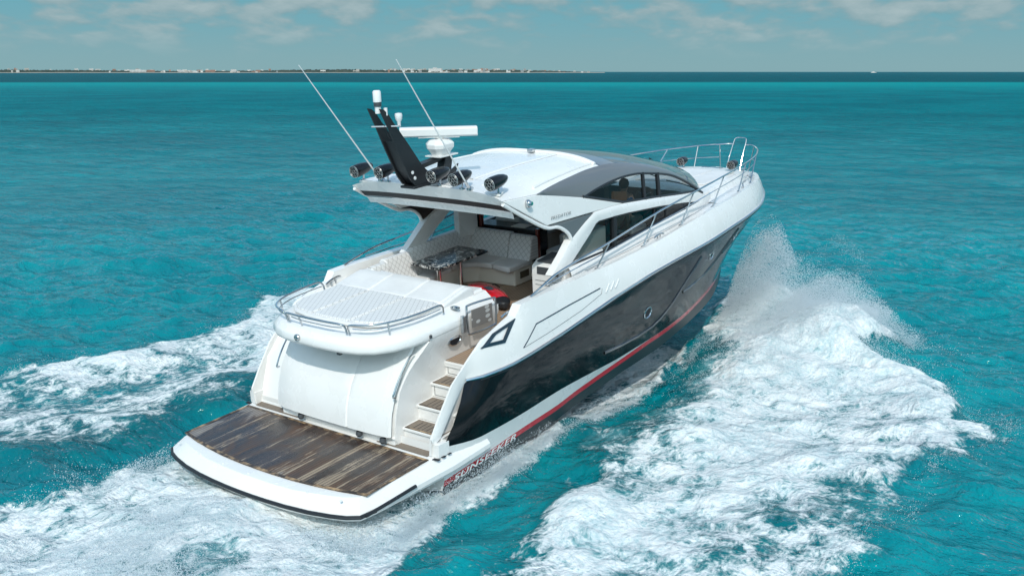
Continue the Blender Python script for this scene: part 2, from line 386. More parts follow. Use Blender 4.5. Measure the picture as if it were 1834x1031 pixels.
xs_b = sorted(set(round(x, 3) for x in xs_b if x <= 17.38))
def bul_rows(s):
    R = []
    for x in xs_b:
        y0, z0 = lowY(x), lowZ(x); y1, z1 = topY(x), topZ(x); h = z1 - z0
        if x >= 17.38: y0 = 0
        R.append([(x + (.12 if x > 17.3 else 0), y0 * s, z0), (x, (y0 + (y1 - y0) * .20 + (.010 if y0 > .1 else 0)) * s, z0 + h * .3), (x, (y0 + (y1 - y0) * .62 + (.008 if y0 > .1 else 0)) * s, z0 + h * .72), (x, y1 * s, z1)])
    return R
def foot_off(x): return .20 if x > 6 else float(np.interp(x, [2.6, 3.2, 4.0], [.03, .06, .17]))
for s in (1, -1):
    b = MB(); b.grid(bul_rows(s))
    b.grid([[(x, topY(x) * s, topZ(x)), (x, max(0, topY(x) - foot_off(x) * .5) * s, topZ(x) + (-.015 if x > 5.5 else .0)), (x, max(0, topY(x) - foot_off(x)) * s, topZ(x) - (.10 if x > 6.4 else .005))] for x in xs_b])
    b.grid([[(x, (topY(x) - foot_off(x)) * s, topZ(x) - .005), (x, (topY(x) - foot_off(x) - .03) * s, .02 if x < 3.4 else .95)] for x in xs_b if x <= 6.4])
    b.poly(mir([(1.86, 2.03, .21), (1.86, 2.02, .29), (1.86, 1.99, .285), (1.86, 1.96, .02), (1.86, 2.0, .02)], s))
    b.prism(mir([(1.88, 1.95, .004), (1.90, 2.12, .004), (2.12, 2.14, .004), (2.12, 1.95, .004)], s), (0, 0, .20))
    b.build('bulwark', GEL, Y, ang=28)
def deck_z(x): return topZ(x) - .115
xsd = [x for x in xs_b if x > 6.3]
b = MB(); b.grid([[(x, max(0, topY(x) - foot_off(x) + .005) * v, deck_z(x) + .06 * (1 - v * v)) for v in [-1, -.9, -.8, -.5, 0, .5, .8, .9, 1]] for x in xsd if x > 12])
for s in (1, -1): b.grid([[(x, max(0, topY(x) - foot_off(x) + .005) * s, deck_z(x)), (x, (float(np.interp(x, [6, 9, 11, 12.3], [1.72, 1.6, 1.25, .8]))) * s, deck_z(x) + .01)] for x in xsd if x < 12.3])
b.build('side_deck', GEL, Y)
# panel gaps and trim lines on the starboard and port bulwark
def bul_y(x, z):
    z0, z1 = lowZ(x), topZ(x); t = (z - z0) / (z1 - z0 + 1e-6); y0, y1 = lowY(x), topY(x)
    return float(np.interp(t, [0, .3, .72, 1], [y0, y0 + (y1 - y0) * .20 + .010, y0 + (y1 - y0) * .62 + .008, y1]))
def ribbon(P, width, fy, name, m, s, off=.006, k=8, round_=False):
    Q = []
    for a, c in zip(P[:-1], P[1:]):
        for j in range(k): Q.append(lin(a, c, j / k))
    Q.append(P[-1]); rows = []
    for i, q in enumerate(Q):
        a = Q[max(i - 1, 0)]; c = Q[min(i + 1, len(Q) - 1)]; dx, dz = c[0] - a[0], c[1] - a[1]; L = math.hypot(dx, dz) + 1e-9
        nx, nz = -dz / L * width / 2, dx / L * width / 2
        rows.append([(q[0] + nx, (fy(q[0] + nx, q[1] + nz) + .001) * s, q[1] + nz), (q[0] + nx * .6, (fy(q[0], q[1]) + off) * s, q[1] + nz * .6), (q[0] - nx * .6, (fy(q[0], q[1]) + off) * s, q[1] - nz * .6), (q[0] - nx, (fy(q[0] - nx, q[1] - nz) + .001) * s, q[1] - nz)])
    return MB().grid(rows).build(name, m, Y)
for s in (1, -1):
    ribbon([(6.30, 1.50), (5.3, 1.47), (4.32, 1.42), (3.93, 1.13)], .022, bul_y, 'hatch_gap', NAVY, s, .008)
    ribbon([(3.93, 1.13), (4.6, 1.18), (5.6, 1.28), (6.3, 1.40), (6.36, 1.48)], .007, bul_y, 'hatch_seam', RUBG, s, .004)
    for k in range(3): ribbon([(6.45 + .16 * k, 1.38), (6.62 + .16 * k, 1.50)], .05, bul_y, 'trim_bar', WPL, s, .008)
    # hull feature lines
    HL = mat('hull_moulding', (0.006, 0.006, 0.007), 0.12, coat=1.0) if s == 1 else HL
    ribbon([(6.45, .23), (7.1, .17), (7.75, .14), (8.3, .16), (8.69, .24), (9.15, .42), (9.6, .68), (10.35, 1.12)], .06, hull_y, 'hull_moulding', HL, s, .022)
    ribbon([(9.66, .52), (10.3, .52), (10.9, .56), (11.6, .72), (12.1, .92), (12.7, 1.20)], .06, hull_y, 'hull_moulding', HL, s, .022)
    ribbon([(12.0, .78), (12.8, .90), (13.7, 1.02), (14.4, 1.10)], .05, hull_y, 'hull_moulding', HL, s, .02)
    for (x, z, rx) in ((8.02, .555, .16), (11.05, .965, .13), (12.75, .98, .12)):
        y = hull_y(x, z); e = .12
        nrm = V((-(hull_y(x + e, z) - hull_y(x - e, z)) / (2 * e), 1, -(hull_y(x, z + .05) - hull_y(x, z - .05)) / .1)).normalized()
        nrm.y *= s; c = V((x, y * s, z))
        o = MB().lathe(c, nrm, [(rx, -.03), (rx, .012), (rx * .86, .022), (rx * .74, .010), (rx * .72, -.0)], 28, (1, .75)).build('porthole', CHROME, Y)
        MB().lathe(c, nrm, [(rx * .74, .004), (.001, .004)], 28, (1, .75)).build('porthole_glass', VENT, o)
# dark framed fairlead windows in the quarter wings
for s in (1, -1):
    O = [(3.86, 1.66), (3.50, 1.36), (3.06, 1.36), (3.34, 1.555)]; O = [(3.86, 1.635), (3.52, 1.34), (3.02, 1.38), (3.32, 1.535)]
    C_ = (sum(p[0] for p in O) / 4, sum(p[1] for p in O) / 4); I = [(C_[0] + (p[0] - C_[0]) * .55, C_[1] + (p[1] - C_[1]) * .55) for p in O]
    b = MB(); fy = lambda x, z: bul_y(x, z) + .02
    b.grid([[(p[0], fy(*p) * s, p[1]) for p in O + O[:1]], [(p[0], fy(*p) * s, p[1]) for p in I + I[:1]]])
    b.grid([[(p[0], fy(*p) * s, p[1]) for p in O + O[:1]], [(p[0], (fy(*p) - .03) * s, p[1]) for p in O + O[:1]]])
    b.build('fairlead_frame', NAVY, Y, smooth=False)

# swim platform
pl_out = [(-.15, 0), (-.145, .3), (-.13, .6), (-.10, .95), (-.04, 1.35), (.05, 1.7), (.13, 1.92), (.24, 2.08), (.5, 2.13), (1.2, 2.19), (2.1, 2.25), (3.0, 2.23)]
def plring(z, ins):
    L = []
    for x, y in pl_out: L.append((x + ins * (1 if x < .6 else 0), max(0, y - ins * (1 if y > 1.2 else 0)), z))
    return L
b = MB()
prof = [(.17, -.002), (.145, -.004), (.02, -.145), (.002, -.165), (.0, -.235), (.05, -.30), (.4, -.38)]
b.grid([[(p[0], -p[1], p[2]) for p in plring(z, i)][::-1] + plring(z, i)[1:] for i, z in prof])
r0 = plring(-.002, .17)
b.grid([[(p[0], -p[1], p[2]) for p in r0], [(p[0], 0, p[2]) for p in r0], r0])
r1 = plring(-.38, .4)
b.grid([[(p[0], -p[1], p[2]) for p in r1], [(p[0], 0, p[2]) for p in r1], r1])
plat = b.build('swim_platform', GEL, Y, ang=28)
for k in range(1):
    rr = plring(-.20, -.012)[:9]; MB().tube([(p[0], -p[1], p[2]) for p in rr][::-1] + rr[1:], .03, 8).build('rubber_fender', DARKST, plat)
MB().tube([(.30, -2.13, -.2), (.9, -2.19, -.16), (1.25, -2.215, -.14)], .026, 8).build('rubber_fender', DARKST, plat)
def tk(x0): return x0
ta = [(.20, 0), (.205, .4), (.23, .8), (.28, 1.2), (.35, 1.6), (.45, 2.02)]
A1 = [(x, -y) for x, y in ta][::-1] + ta[1:]
MB().prism([(x, y, .003) for x, y in A1] + [(1.765, 2.03, .003), (1.765, -2.03, .003)], (0, 0, .006)).build('teak_deck', TEAKW, plat, smooth=False)
def marg(P, wd, z=.0115):
    b = MB()
    for (a, c) in zip(P[:-1], P[1:]):
        a = V((*a, z)); c = V((*c, z)); d = (c - a).normalized(); n = V((-d.y, d.x, 0)) * wd
        b.prism([a, c, c + n, a + n], (0, 0, .003))
    return b.build('teak_margin', TEAKE, plat, smooth=False, weld=False)
marg([(x, y) for x, y in A1], -.055); marg([(.45, 2.03), (1.765, 2.03)], -.045); marg([(1.765, -2.03), (.45, -2.03)], -.045); marg([(1.765, 2.03), (1.765, -2.03)], -.05)
for s in (1, -1):
    MB().prism(mir([(1.84, .9, .003), (1.84, 1.93, .003), (2.3, 2.0, .003), (2.3, 1.1, .003)], s), (0, 0, .006)).build('teak_deck', TEAKG, plat, smooth=False)
    for k in range(3):
        MB().prism(mir([(1.80 + .13 * k, 2.06, .0), (1.86 + .13 * k, 2.06, .0), (1.88 + .13 * k, 2.17, .0), (1.82 + .13 * k, 2.17, .0)], s), (0, 0, .008)).build('drain_slot', VENT, plat, smooth=False)
for i in range(7):
    y = -1.8 + .6 * i; x = .03 + .07 * abs(y / 1.8) ** 2 * 1.6
    MB().lathe((x + .03, y, -.004), (0, 0, 1), [(.022, 0), (.022, .008), (.001, .012)], 10).build('deck_fitting', WPL, plat)

# stern moulding (sunpad base) ------------------------------------------------
lipo = [(1.50, 0), (1.505, .3), (1.53, .6), (1.60, .88), (1.74, 1.12), (1.98, 1.30), (2.3, 1.41), (2.7, 1.45), (3.2, 1.45), (3.8, 1.44), (4.35, 1.42)]
def ring(ins, z, zf=0):
    out = []
    for i, (x, y) in enumerate(lipo):
        cx_, cy_ = 3.2, 0; dx, dy = cx_ - x, cy_ - y
        if x > 3.2: dx = 0
        L = math.hypot(dx, dy) + 1e-9
        out.append((x + dx / L * ins, y + dy / L * ins, z + zf * max(0, x - 1.7)))
    out = [(p[0], max(p[1], 0), p[2]) for p in out]; out[0] = (out[0][0], 0, out[0][2])
    return [(p[0], -p[1], p[2]) for p in out][::-1] + out[1:]
b = MB()
b.grid([ring(.40, 1.47), ring(.16, 1.465), ring(.09, 1.482), ring(.035, 1.495), ring(.01, 1.52), ring(.0, 1.55), ring(.012, 1.64), ring(.022, 1.655), ring(.085, 1.715, .01), ring(.10, 1.725, .01), ring(.20, 1.755, .03), ring(.27, 1.76, .03), ring(.285, 1.79, .03), ring(.6, 1.80, .02)])
r = ring(.6, 1.80, .02); n_ = len(r); b.grid([r[:n_ // 2 + 1][::-1], r[n_ // 2:]])
stern = b.build('sunpad_base', GEL, Y, ang=27)
# body under the lip
def doorx(z): return float(np.interp(z, [.0, .12, .5, .82, 1.1, 1.34, 1.5], [1.80, 1.75, 1.81, 1.93, 2.12, 2.36, 2.5]))
zs = [0, .06, .12, .3, .5, .66, .82, .96, 1.1, 1.22, 1.34, 1.5]
b = MB()
bw = lambda z: float(np.interp(z, [0, .9, 1.2, 1.5], [1.27, 1.27, 1.33, 1.44]))
b.grid([[(doorx(z) + .05 + .08 * (abs(v)) ** 3, v * bw(z), z) for v in [-1, -.95, -.85, -.6, -.3, 0, .3, .6, .85, .95, 1]] for z in zs])
for s in (1, -1): b.grid([[(doorx(z) + .13 + (4.4 - doorx(z) - .13) * k / 6, bw(z) * s, z) for k in range(7)] for z in zs + [1.62]])
b.box(4.36, 4.40, -1.25, 1.25, .0, 1.75)
b.build('stern_body', GEL, Y, ang=60)
b = MB()
zd = [.15, .17, .3, .5, .66, .82, .96, 1.1, 1.22, 1.34, 1.46]
def dcol(y, z, off=0):
    v = y / 1.4
    y = y * .94
    return (doorx(z) - .035 + .06 * abs(v) ** 3 - off + (.03 if z < .16 else 0), y, z)
ysd = [-1.33, -1.30, -1.22, -1.0, -.75, -.5, -.43, -.40, -.37, -.2, 0, .3, .6, .9, 1.2, 1.36, 1.40]
b.grid([[dcol(y, z, (-.035 if abs(y) > 1.31 and y < 1.38 or y > 1.38 else 0) + (-.018 if -.42 < y < -.38 else 0)) for y in ysd] for z in zd])
b.grid([[dcol(y, .15, -.0) for y in ysd], [(1.86, y, .12) for y in ysd]])
door = b.build('garage_door', GEL, Y, ang=30)
for s in (1, -1):
    P = smoothpath([(dcol(1.2, .80)[0] - .0, 1.3 * s, .80), (dcol(1.2, .82)[0] - .06, 1.3 * s, .83), (dcol(1.2, 1.08)[0] - .075, 1.31 * s, 1.08), (dcol(1.2, 1.32)[0] - .075, 1.32 * s, 1.32), (dcol(1.2, 1.36)[0] - .0, 1.32 * s, 1.355)], 5)
    MB().tube(P, .014, 8).build('grab_rail', CHROME, door)
for y in (-.62, -1.12, .7):
    MB().lathe((doorx(.1) - .0, y, .115), (-.2, 0, -1), [(.05, -.03), (.055, .03), (.03, .055), (.001, .06)], 14).build('hinge_boss', RUBG, door)
# low plinth across the stern
MB().box(1.86, 2.3, -1.26, 1.26, 0.004, .14).build('plinth', GEL, Y, bevel=.015)
# exhaust style vent, gate light, fittings on the starboard side wall
o = MB().lathe((3.30, -1.365, 1.30), (0, -1, 0), [(.17, -.01), (.17, .02), (.14, .03), (.125, .012)], 28, (1, .5)).build('side_vent', CHROME, Y)
o.rotation_euler = (0, 0, 0)
MB().lathe((3.30, -1.366, 1.30), (0, -1, 0), [(.135, .012), (.001, .010)], 28, (1, .5)).build('vent_mesh', VENT, o)
MB().box(2.62, 2.66, -1.47, -1.445, 1.55, 1.60).build('socket_cover', RUBG, Y)
MB().lathe((1.50, -.02 + .3, 1.62), (-1, 0, .25), [(.05, 0), (.05, .03), (.04, .04), (.001, .035)], 16).build('stern_light', CHROME, Y)
MB().box(1.66, 1.72, -.46, -.38, 1.40, 1.46).build('lock_catch', RUBG, Y, bevel=.01)

# stairs starboard -------------------------------------------------------------
X0, RS, TR = 2.061, .247, .355
b = MB()
for i in range(4):
    b.box(X0 + TR * i + .03, 4.5, -2.04 + (.0), -1.25, RS * i + (.002 if i else .0), RS * (i + 1) - .012)
    b.box(X0 + TR * i, X0 + TR * (i + 1) + .06 if i < 3 else 3.6, -2.04, -1.25, RS * (i + 1) - .05, RS * (i + 1) - .006)
st = b.build('stairs', GEL, Y, bevel=.010, weld=False)
for i in range(3):
    x0 = X0 + TR * i + .012
    t_ = MB().box(x0, x0 + TR - .02, -2.0, -1.30, RS * (i + 1) - .006, RS * (i + 1) + .004).build('stair_tread', TEAKG, st, smooth=False)
    b = MB()
    for k in range(7): b.box(x0 + .05, x0 + TR - .07, -1.95 + .085 * k, -1.945 + .085 * k + .006, RS * (i + 1) + .004, RS * (i + 1) + .0055)
    b.build('caulk_line', VENT, t_, smooth=False)
    MB().box(x0 - .0, x0 + .028, -2.0, -1.30, RS * (i + 1) + .004, RS * (i + 1) + .006).build('tread_edge', TEAKE, t_, smooth=False)
for i in (2, 3):
    x = X0 + TR * i + .028
    b = MB(); z0, z1 = RS * i + .035, RS * (i + 1) - .06
    for (ya, yb, za, zb) in ((-1.98, -1.32, z1, z1 + .006), (-1.98, -1.32, z0, z0 + .006), (-1.326, -1.32, z0, z1)): b.box(x - .003, x, ya, yb, za, zb)
    b.build('locker_seam', RUBG, st, smooth=False)
# cockpit sole and walkway
MB().box(3.13, 8.3, -2.0, 1.98, .90, .986).build('cockpit_sole', GEL, Y)
MB().box(3.145, 8.3, -1.97, 1.3, .988, .994).build('cockpit_teak', TEAKC, Y, smooth=False)
# port side filler
MB().prism([(1.98, 1.25, .0), (2.28, 1.25, .75), (2.95, 1.25, 1.36), (3.25, 1.25, 1.55), (4.7, 1.25, 1.60), (4.7, 1.25, .0)], (0, .80, 0)).build('port_quarter', GEL, Y, bevel=.02)
MB().prism([(3.35, 1.60, 1.575), (3.75, 1.56, 1.60), (3.95, 1.58, 1.61), (3.5, 1.68, 1.585)], (0, 0, .012)).build('deck_vent', NAVY, Y)
MB().prism([(4.4, 1.5, .99), (4.4, 1.5, 1.7), (7.9, 1.6, 1.86), (7.9, 1.6, .99)], (0, .42, 0)).build('port_coaming', GEL, Y, bevel=.02)
MB().prism([(4.4, -1.98, .99), (4.4, -1.98, 1.6), (7.9, -1.98, 1.75), (7.9, -1.98, .99)], (0, .05, 0)).build('starboard_coaming', GEL, Y)

# sunpad -------------------------------------------------------------------------
def slab(P, h, m, name, parent, bev=.035, zf=None):
    # rounded cushion: polygon with base heights, height h
    b = MB(); b.prism(P, (0, 0, h)); return b.build(name, m, parent, bevel=bev, weld=True)
pad = empty('sunpad', (0, 0, 0), Y)
pa = [(1.86, .0), (1.88, .45), (1.95, .80), (2.12, 1.02), (2.45, 1.14), (3.28, 1.18)]
def padz(x): return 1.80 + .018 * (x - 1.7)
slab([(x, -y, padz(x)) for x, y in pa][::-1] + [(x, y, padz(x)) for x, y in pa[1:]] , .055, VIN, 'pad_base', pad, .03)
def clip(y0, y1, g=.0):
    L = []
    ys = np.linspace(y0, y1, 9)
    px = [p[0] for p in pa]; py = [p[1] for p in pa]
    for y in ys: L.append((float(np.interp(abs(y), py, px)) + .06, float(y)))
    return L
for (y0, y1) in ((-1.10, -.47), (-.41, .35), (.41, 1.10)):
    A = clip(y0, y1)
    slab([(x, y, padz(x) + .03) for x, y in A] + [(3.25, y1, padz(3.25) + .03), (3.25, y0, padz(3.25) + .03)], .052, QXY, 'pad_cushion', pad, .02)
for (y0, y1) in ((-1.12, -.40), (-.36, .42), (.46, 1.16)):
    b = MB(); prf = [(3.27, 1.83), (3.30, 1.895), (3.5, 1.93), (3.75, 1.985), (3.92, 2.01), (4.0, 1.98), (4.03, 1.9), (4.03, 1.80)]
    b.prism([(x, y0, z) for x, z in prf], (0, y1 - y0, 0)); b.build('headrest', VIN, pad, bevel=.03)
b = MB(); prf = [(3.27, 1.81), (3.30, 1.875), (3.5, 1.91), (3.75, 1.965), (3.92, 1.99), (4.03, 1.96), (4.08, 1.88), (4.10, 1.6)]
b.prism([(x, -1.20, z) for x, z in prf], (0, 2.46, 0)); b.build('headrest_frame', VIN, pad, bevel=.04)
MB().prism([(3.9, -1.15, 1.65), (4.05, -1.2, 1.65), (4.30, -1.2, 1.65), (4.38, -.9, 1.65), (4.38, .9, 1.65), (4.2, 1.2, 1.65)], (0, 0, .17)).build('pad_bolster', VIN, pad, bevel=.06)
for (xa, ya) in ((3.42, -1.32),):
    MB().lathe((xa, ya, 1.80), (0, 0, 1), [(.09, 0), (.09, .015), (.065, .02), (.06, .0), (.001, -.0)], 20, (1, .7)).build('cup_holder', CHROME, pad)
# sunpad rails
def rail(name, P, r, posts=(), parent=Y, smooth=5, m=CHROME):
    o = MB().tube(smoothpath(P, smooth), r, 10).build(name, m, parent)
    for a, c in posts: MB().tube([a, c], r * .9, 8).build('rail_post', m, o)
    return o
zr_ = 1.775
cen = [(1.68, .63, zr_), (1.655, .625, zr_ + .11), (1.60, .58, zr_ + .165), (1.575, .3, zr_ + .17), (1.57, 0, zr_ + .17), (1.575, -.3, zr_ + .17), (1.60, -.58, zr_ + .165), (1.655, -.625, zr_ + .11), (1.68, -.63, zr_)]
rail('sunpad_rail', cen, .017, [((1.60, .33, zr_ + .165), (1.66, .33, zr_ - .01))])
MB().tube(smoothpath([(1.66, .55, zr_ + .09), (1.62, .3, zr_ + .085), (1.615, 0, zr_ + .085), (1.62, -.3, zr_ + .085), (1.66, -.55, zr_ + .09)]), .009, 8).build('sunpad_rail_wire', CHROME, Y)
for s in (1, -1):
    P = [(1.69, .68, zr_), (1.66, .69, zr_ + .11), (1.65, .76, zr_ + .165), (1.74, .98, zr_ + .17), (1.92, 1.15, zr_ + .175), (2.25, 1.285, zr_ + .18), (2.65, 1.345, zr_ + .185), (2.98, 1.355, zr_ + .19), (3.085, 1.345, zr_ + .14), (3.114, 1.33, zr_ + .04)]
    rail('sunpad_rail', mir(P, s), .017, [(mir([(2.0, 1.19, zr_ + .175)], s)[0], mir([(2.03, 1.18, zr_ - .02)], s)[0])])
    MB().tube(smoothpath(mir([(1.70, .74, zr_ + .09), (1.78, .97, zr_ + .09), (1.95, 1.13, zr_ + .09), (2.27, 1.26, zr_ + .10), (2.65, 1.32, zr_ + .105), (3.05, 1.33, zr_ + .11)], s)), .009, 8).build('sunpad_rail_wire', CHROME, Y)
# transom gate (steel frame, clear patterned panel)
g = empty('transom_gate', (0, 0, 0), Y)
GP = [(3.50, -1.50, 1.40), (3.48, -1.505, 1.78), (3.56, -1.505, 1.84), (4.14, -1.52, 1.80), (4.22, -1.52, 1.73), (4.22, -1.52, 1.39), (4.14, -1.52, 1.33), (3.58, -1.50, 1.34)]
MB().tube(smoothpath(GP + [GP[0]], 5)[:-1], .018, 8, closed=True).build('gate_frame', CHROME, g)
def f_pan(t, b):
    o = objco(t); v = N(t, 'ShaderNodeTexVoronoi'); t.links.new(mapping(t, o, (3.2, 1, 6)), v.inputs['Vector']); v.inputs['Scale'].default_value = 1.6
    t.links.new(mixc(t, maprange(t, v.outputs[0], .30, .34), (.72, .71, .69), (.30, .275, .255)), b.inputs['Base Color'])
PAN = mat('brushed_gate_panel', (.35, .32, .3), .3, .5, fn=f_pan)
MB().prism([(3.60, -1.51, 1.44), (3.60, -1.51, 1.74), (4.13, -1.52, 1.72), (4.13, -1.52, 1.42)], (0, .012, 0)).build('gate_panel', PAN, g)
MB().box(3.36, 3.44, -1.52, -1.46, 1.42, 1.70).build('gate_hinge', CHROME, g, bevel=.008)

# cockpit seating ---------------------------------------------------------------
sofa = empty('cockpit_sofa', (0, 0, 0), Y)
b = MB()
b.prism([(4.7, 1.72, .995), (4.7, 1.0, .995), (5.0, .95, .995), (6.35, 1.28, .995), (6.75, 1.22, .995), (6.98, 1.0, .995), (7.03, .14, .995), (7.85, .14, .995), (7.85, 1.72, .995)], (0, 0, .33))
b.build('sofa_base', CREAM, sofa, bevel=.03)
MB().prism([(6.50, 1.62, 1.325), (6.45, 1.22, 1.325), (6.72, 1.14, 1.325), (6.88, .95, 1.325), (6.9, .62, 1.325), (7.55, .62, 1.325), (7.55, 1.62, 1.325)], (0, 0, .12)).build('seat_cushion', VIN, sofa, bevel=.035)
MB().prism([(6.90, .60, 1.325), (6.80, .10, 1.325), (7.60, .10, 1.325), (7.56, .60, 1.325)], (0, 0, .12)).build('seat_cushion', VIN, sofa, bevel=.035)
MB().prism([(4.75, 1.55, 1.325), (4.75, 1.05, 1.325), (5.0, .98, 1.325), (6.42, 1.22, 1.325), (6.48, 1.6, 1.325)], (0, 0, .11)).build('seat_cushion', VIN, sofa, bevel=.035)
MB().prism([(4.45, 1.3, 1.325), (4.45, -.3, 1.325), (4.95, -.35, 1.325), (5.1, .9, 1.325), (5.0, .97, 1.325), (4.72, 1.04, 1.325)], (0, 0, .11)).build('seat_cushion', QXY, sofa, bevel=.035)
MB().box(4.45, 5.0, -.35, 1.0, .995, 1.325).build('sofa_base', CREAM, sofa, bevel=.03)
# backs: port side four pieces, forward two
def backx(x0, x1, y, z0, z1, m=QXZ):
    b = MB(); prf = [(y - .20, z0), (y - .17, z0 + .1), (y - .09, z1 - .06), (y - .03, z1), (y + .06, z1), (y + .11, z1 - .05), (y + .12, z0)]
    b.prism([(x0, p[0], p[1]) for p in prf], (x1 - x0, 0, 0)); return b.build('backrest', m, sofa, bevel=.025)
for x0, x1, zt, yy in ((4.42, 4.84, 1.86, 1.50), (4.855, 5.60, 1.90, 1.58), (5.615, 6.45, 1.93, 1.63), (6.465, 7.3, 1.95, 1.66)):
    backx(x0, x1, yy, 1.42, zt)
def backy(y0, y1, x, z0, z1):
    b = MB(); prf = [(x - .20, z0), (x - .17, z0 + .1), (x - .09, z1 - .06), (x - .03, z1), (x + .09, z1), (x + .14, z1 - .05), (x + .15, z0)]
    b.prism([(p[0], y0, p[1]) for p in prf], (0, y1 - y0, 0)); return b.build('backrest', QYZ, sofa, bevel=.03)
backy(.62, 1.66, 7.62, 1.42, 1.93); backy(.06, .61, 7.62, 1.42, 1.90)
o = MB().box(7.20, 7.50, .128, .140, 1.12, 1.26).build('outlet_plate', mat('bronze_plate', (.16, .13, .09), .35, .5), sofa, bevel=.004)
MB().lathe((7.62, .14, 1.10), (0, -1, 0), [(.04, 0), (.04, .012), (.001, .016)], 14).build('latch', CREAM, sofa)
# table
tb = empty('cockpit_table', (0, 0, 0), Y)
MB().prism([(5.38, 1.39, 1.68), (5.34, .62, 1.68), (6.86, .64, 1.68), (6.89, 1.43, 1.68)], (0, 0, .045)).build('tabletop', MARB, tb, bevel=.008)
MB().lathe((5.75, 1.0, .99), (0, 0, 1), [(.14, 0), (.14, .015), (.05, .03), (.05, .69)], 20).build('table_leg', CHROME, tb)
MB().lathe((6.4, 1.0, .99), (0, 0, 1), [(.14, 0), (.14, .015), (.05, .03), (.05, .69)], 20).build('table_leg', CHROME, tb)
# wet bar cabinet
cab = MB().prism([(5.98, -1.02, .99), (5.98, -1.02, 1.84), (6.15, -1.02, 1.93), (7.3, -1.02, 1.93), (7.3, -1.02, .99)], (0, -.72, 0)).build('wet_bar', GEL, Y, bevel=.02)
MB().prism([(6.06, -1.10, 1.90), (6.06, -1.58, 1.90), (6.55, -1.58, 1.95), (6.55, -1.10, 1.95)], (-.02, 0, .03)).build('grill_lid', RUBG, cab, bevel=.01)
MB().prism([(5.970, -1.14, 1.70), (5.970, -1.60, 1.70), (5.975, -1.60, 1.84), (5.975, -1.14, 1.84)], (.01, 0, 0)).build('grill_front', RUBG, cab, bevel=.005)
MB().box(5.973, 5.979, -1.66, -1.10, 1.58, 1.586).build('drawer_seam', RUBG, cab)
MB().box(5.973, 5.979, -1.66, -1.10, 1.50, 1.506).build('drawer_seam', RUBG, cab)
MB().lathe((5.978, -1.38, 1.40), (-1, 0, 0), [(.018, 0), (.018, .01), (.001, .012)], 10).build('knob', RUBG, cab)

# deckhouse ---------------------------------------------------------------------------
U = smoothpath([(5.30, 1.665, 3.325), (5.8, 1.62, 3.375), (6.4, 1.56, 3.405), (7.3, 1.48, 3.425), (8.2, 1.46, 3.375), (9.45, 1.46, 3.15), (10.5, 1.43, 2.84), (11.3, 1.40, 2.52), (11.9, 1.38, 2.24), (12.25, 1.36, 2.02)], 5)
L_ = smoothpath([(5.30, 1.675, 3.315), (6.0, 1.685, 3.165), (6.74, 1.685, 3.005), (8.06, 1.61, 3.115), (9.29, 1.57, 3.02), (10.37, 1.52, 2.80), (11.2, 1.47, 2.51), (11.8, 1.43, 2.24), (12.15, 1.42, 2.05)], 5)
def at_x(P, x):
    for a, c in zip(P[:-1], P[1:]):
        if a[0] <= x <= c[0]:
            t = (x - a[0]) / (c[0] - a[0] + 1e-9); return V(a).lerp(V(c), t)
    return V(P[0]) if x < P[0][0] else V(P[-1])
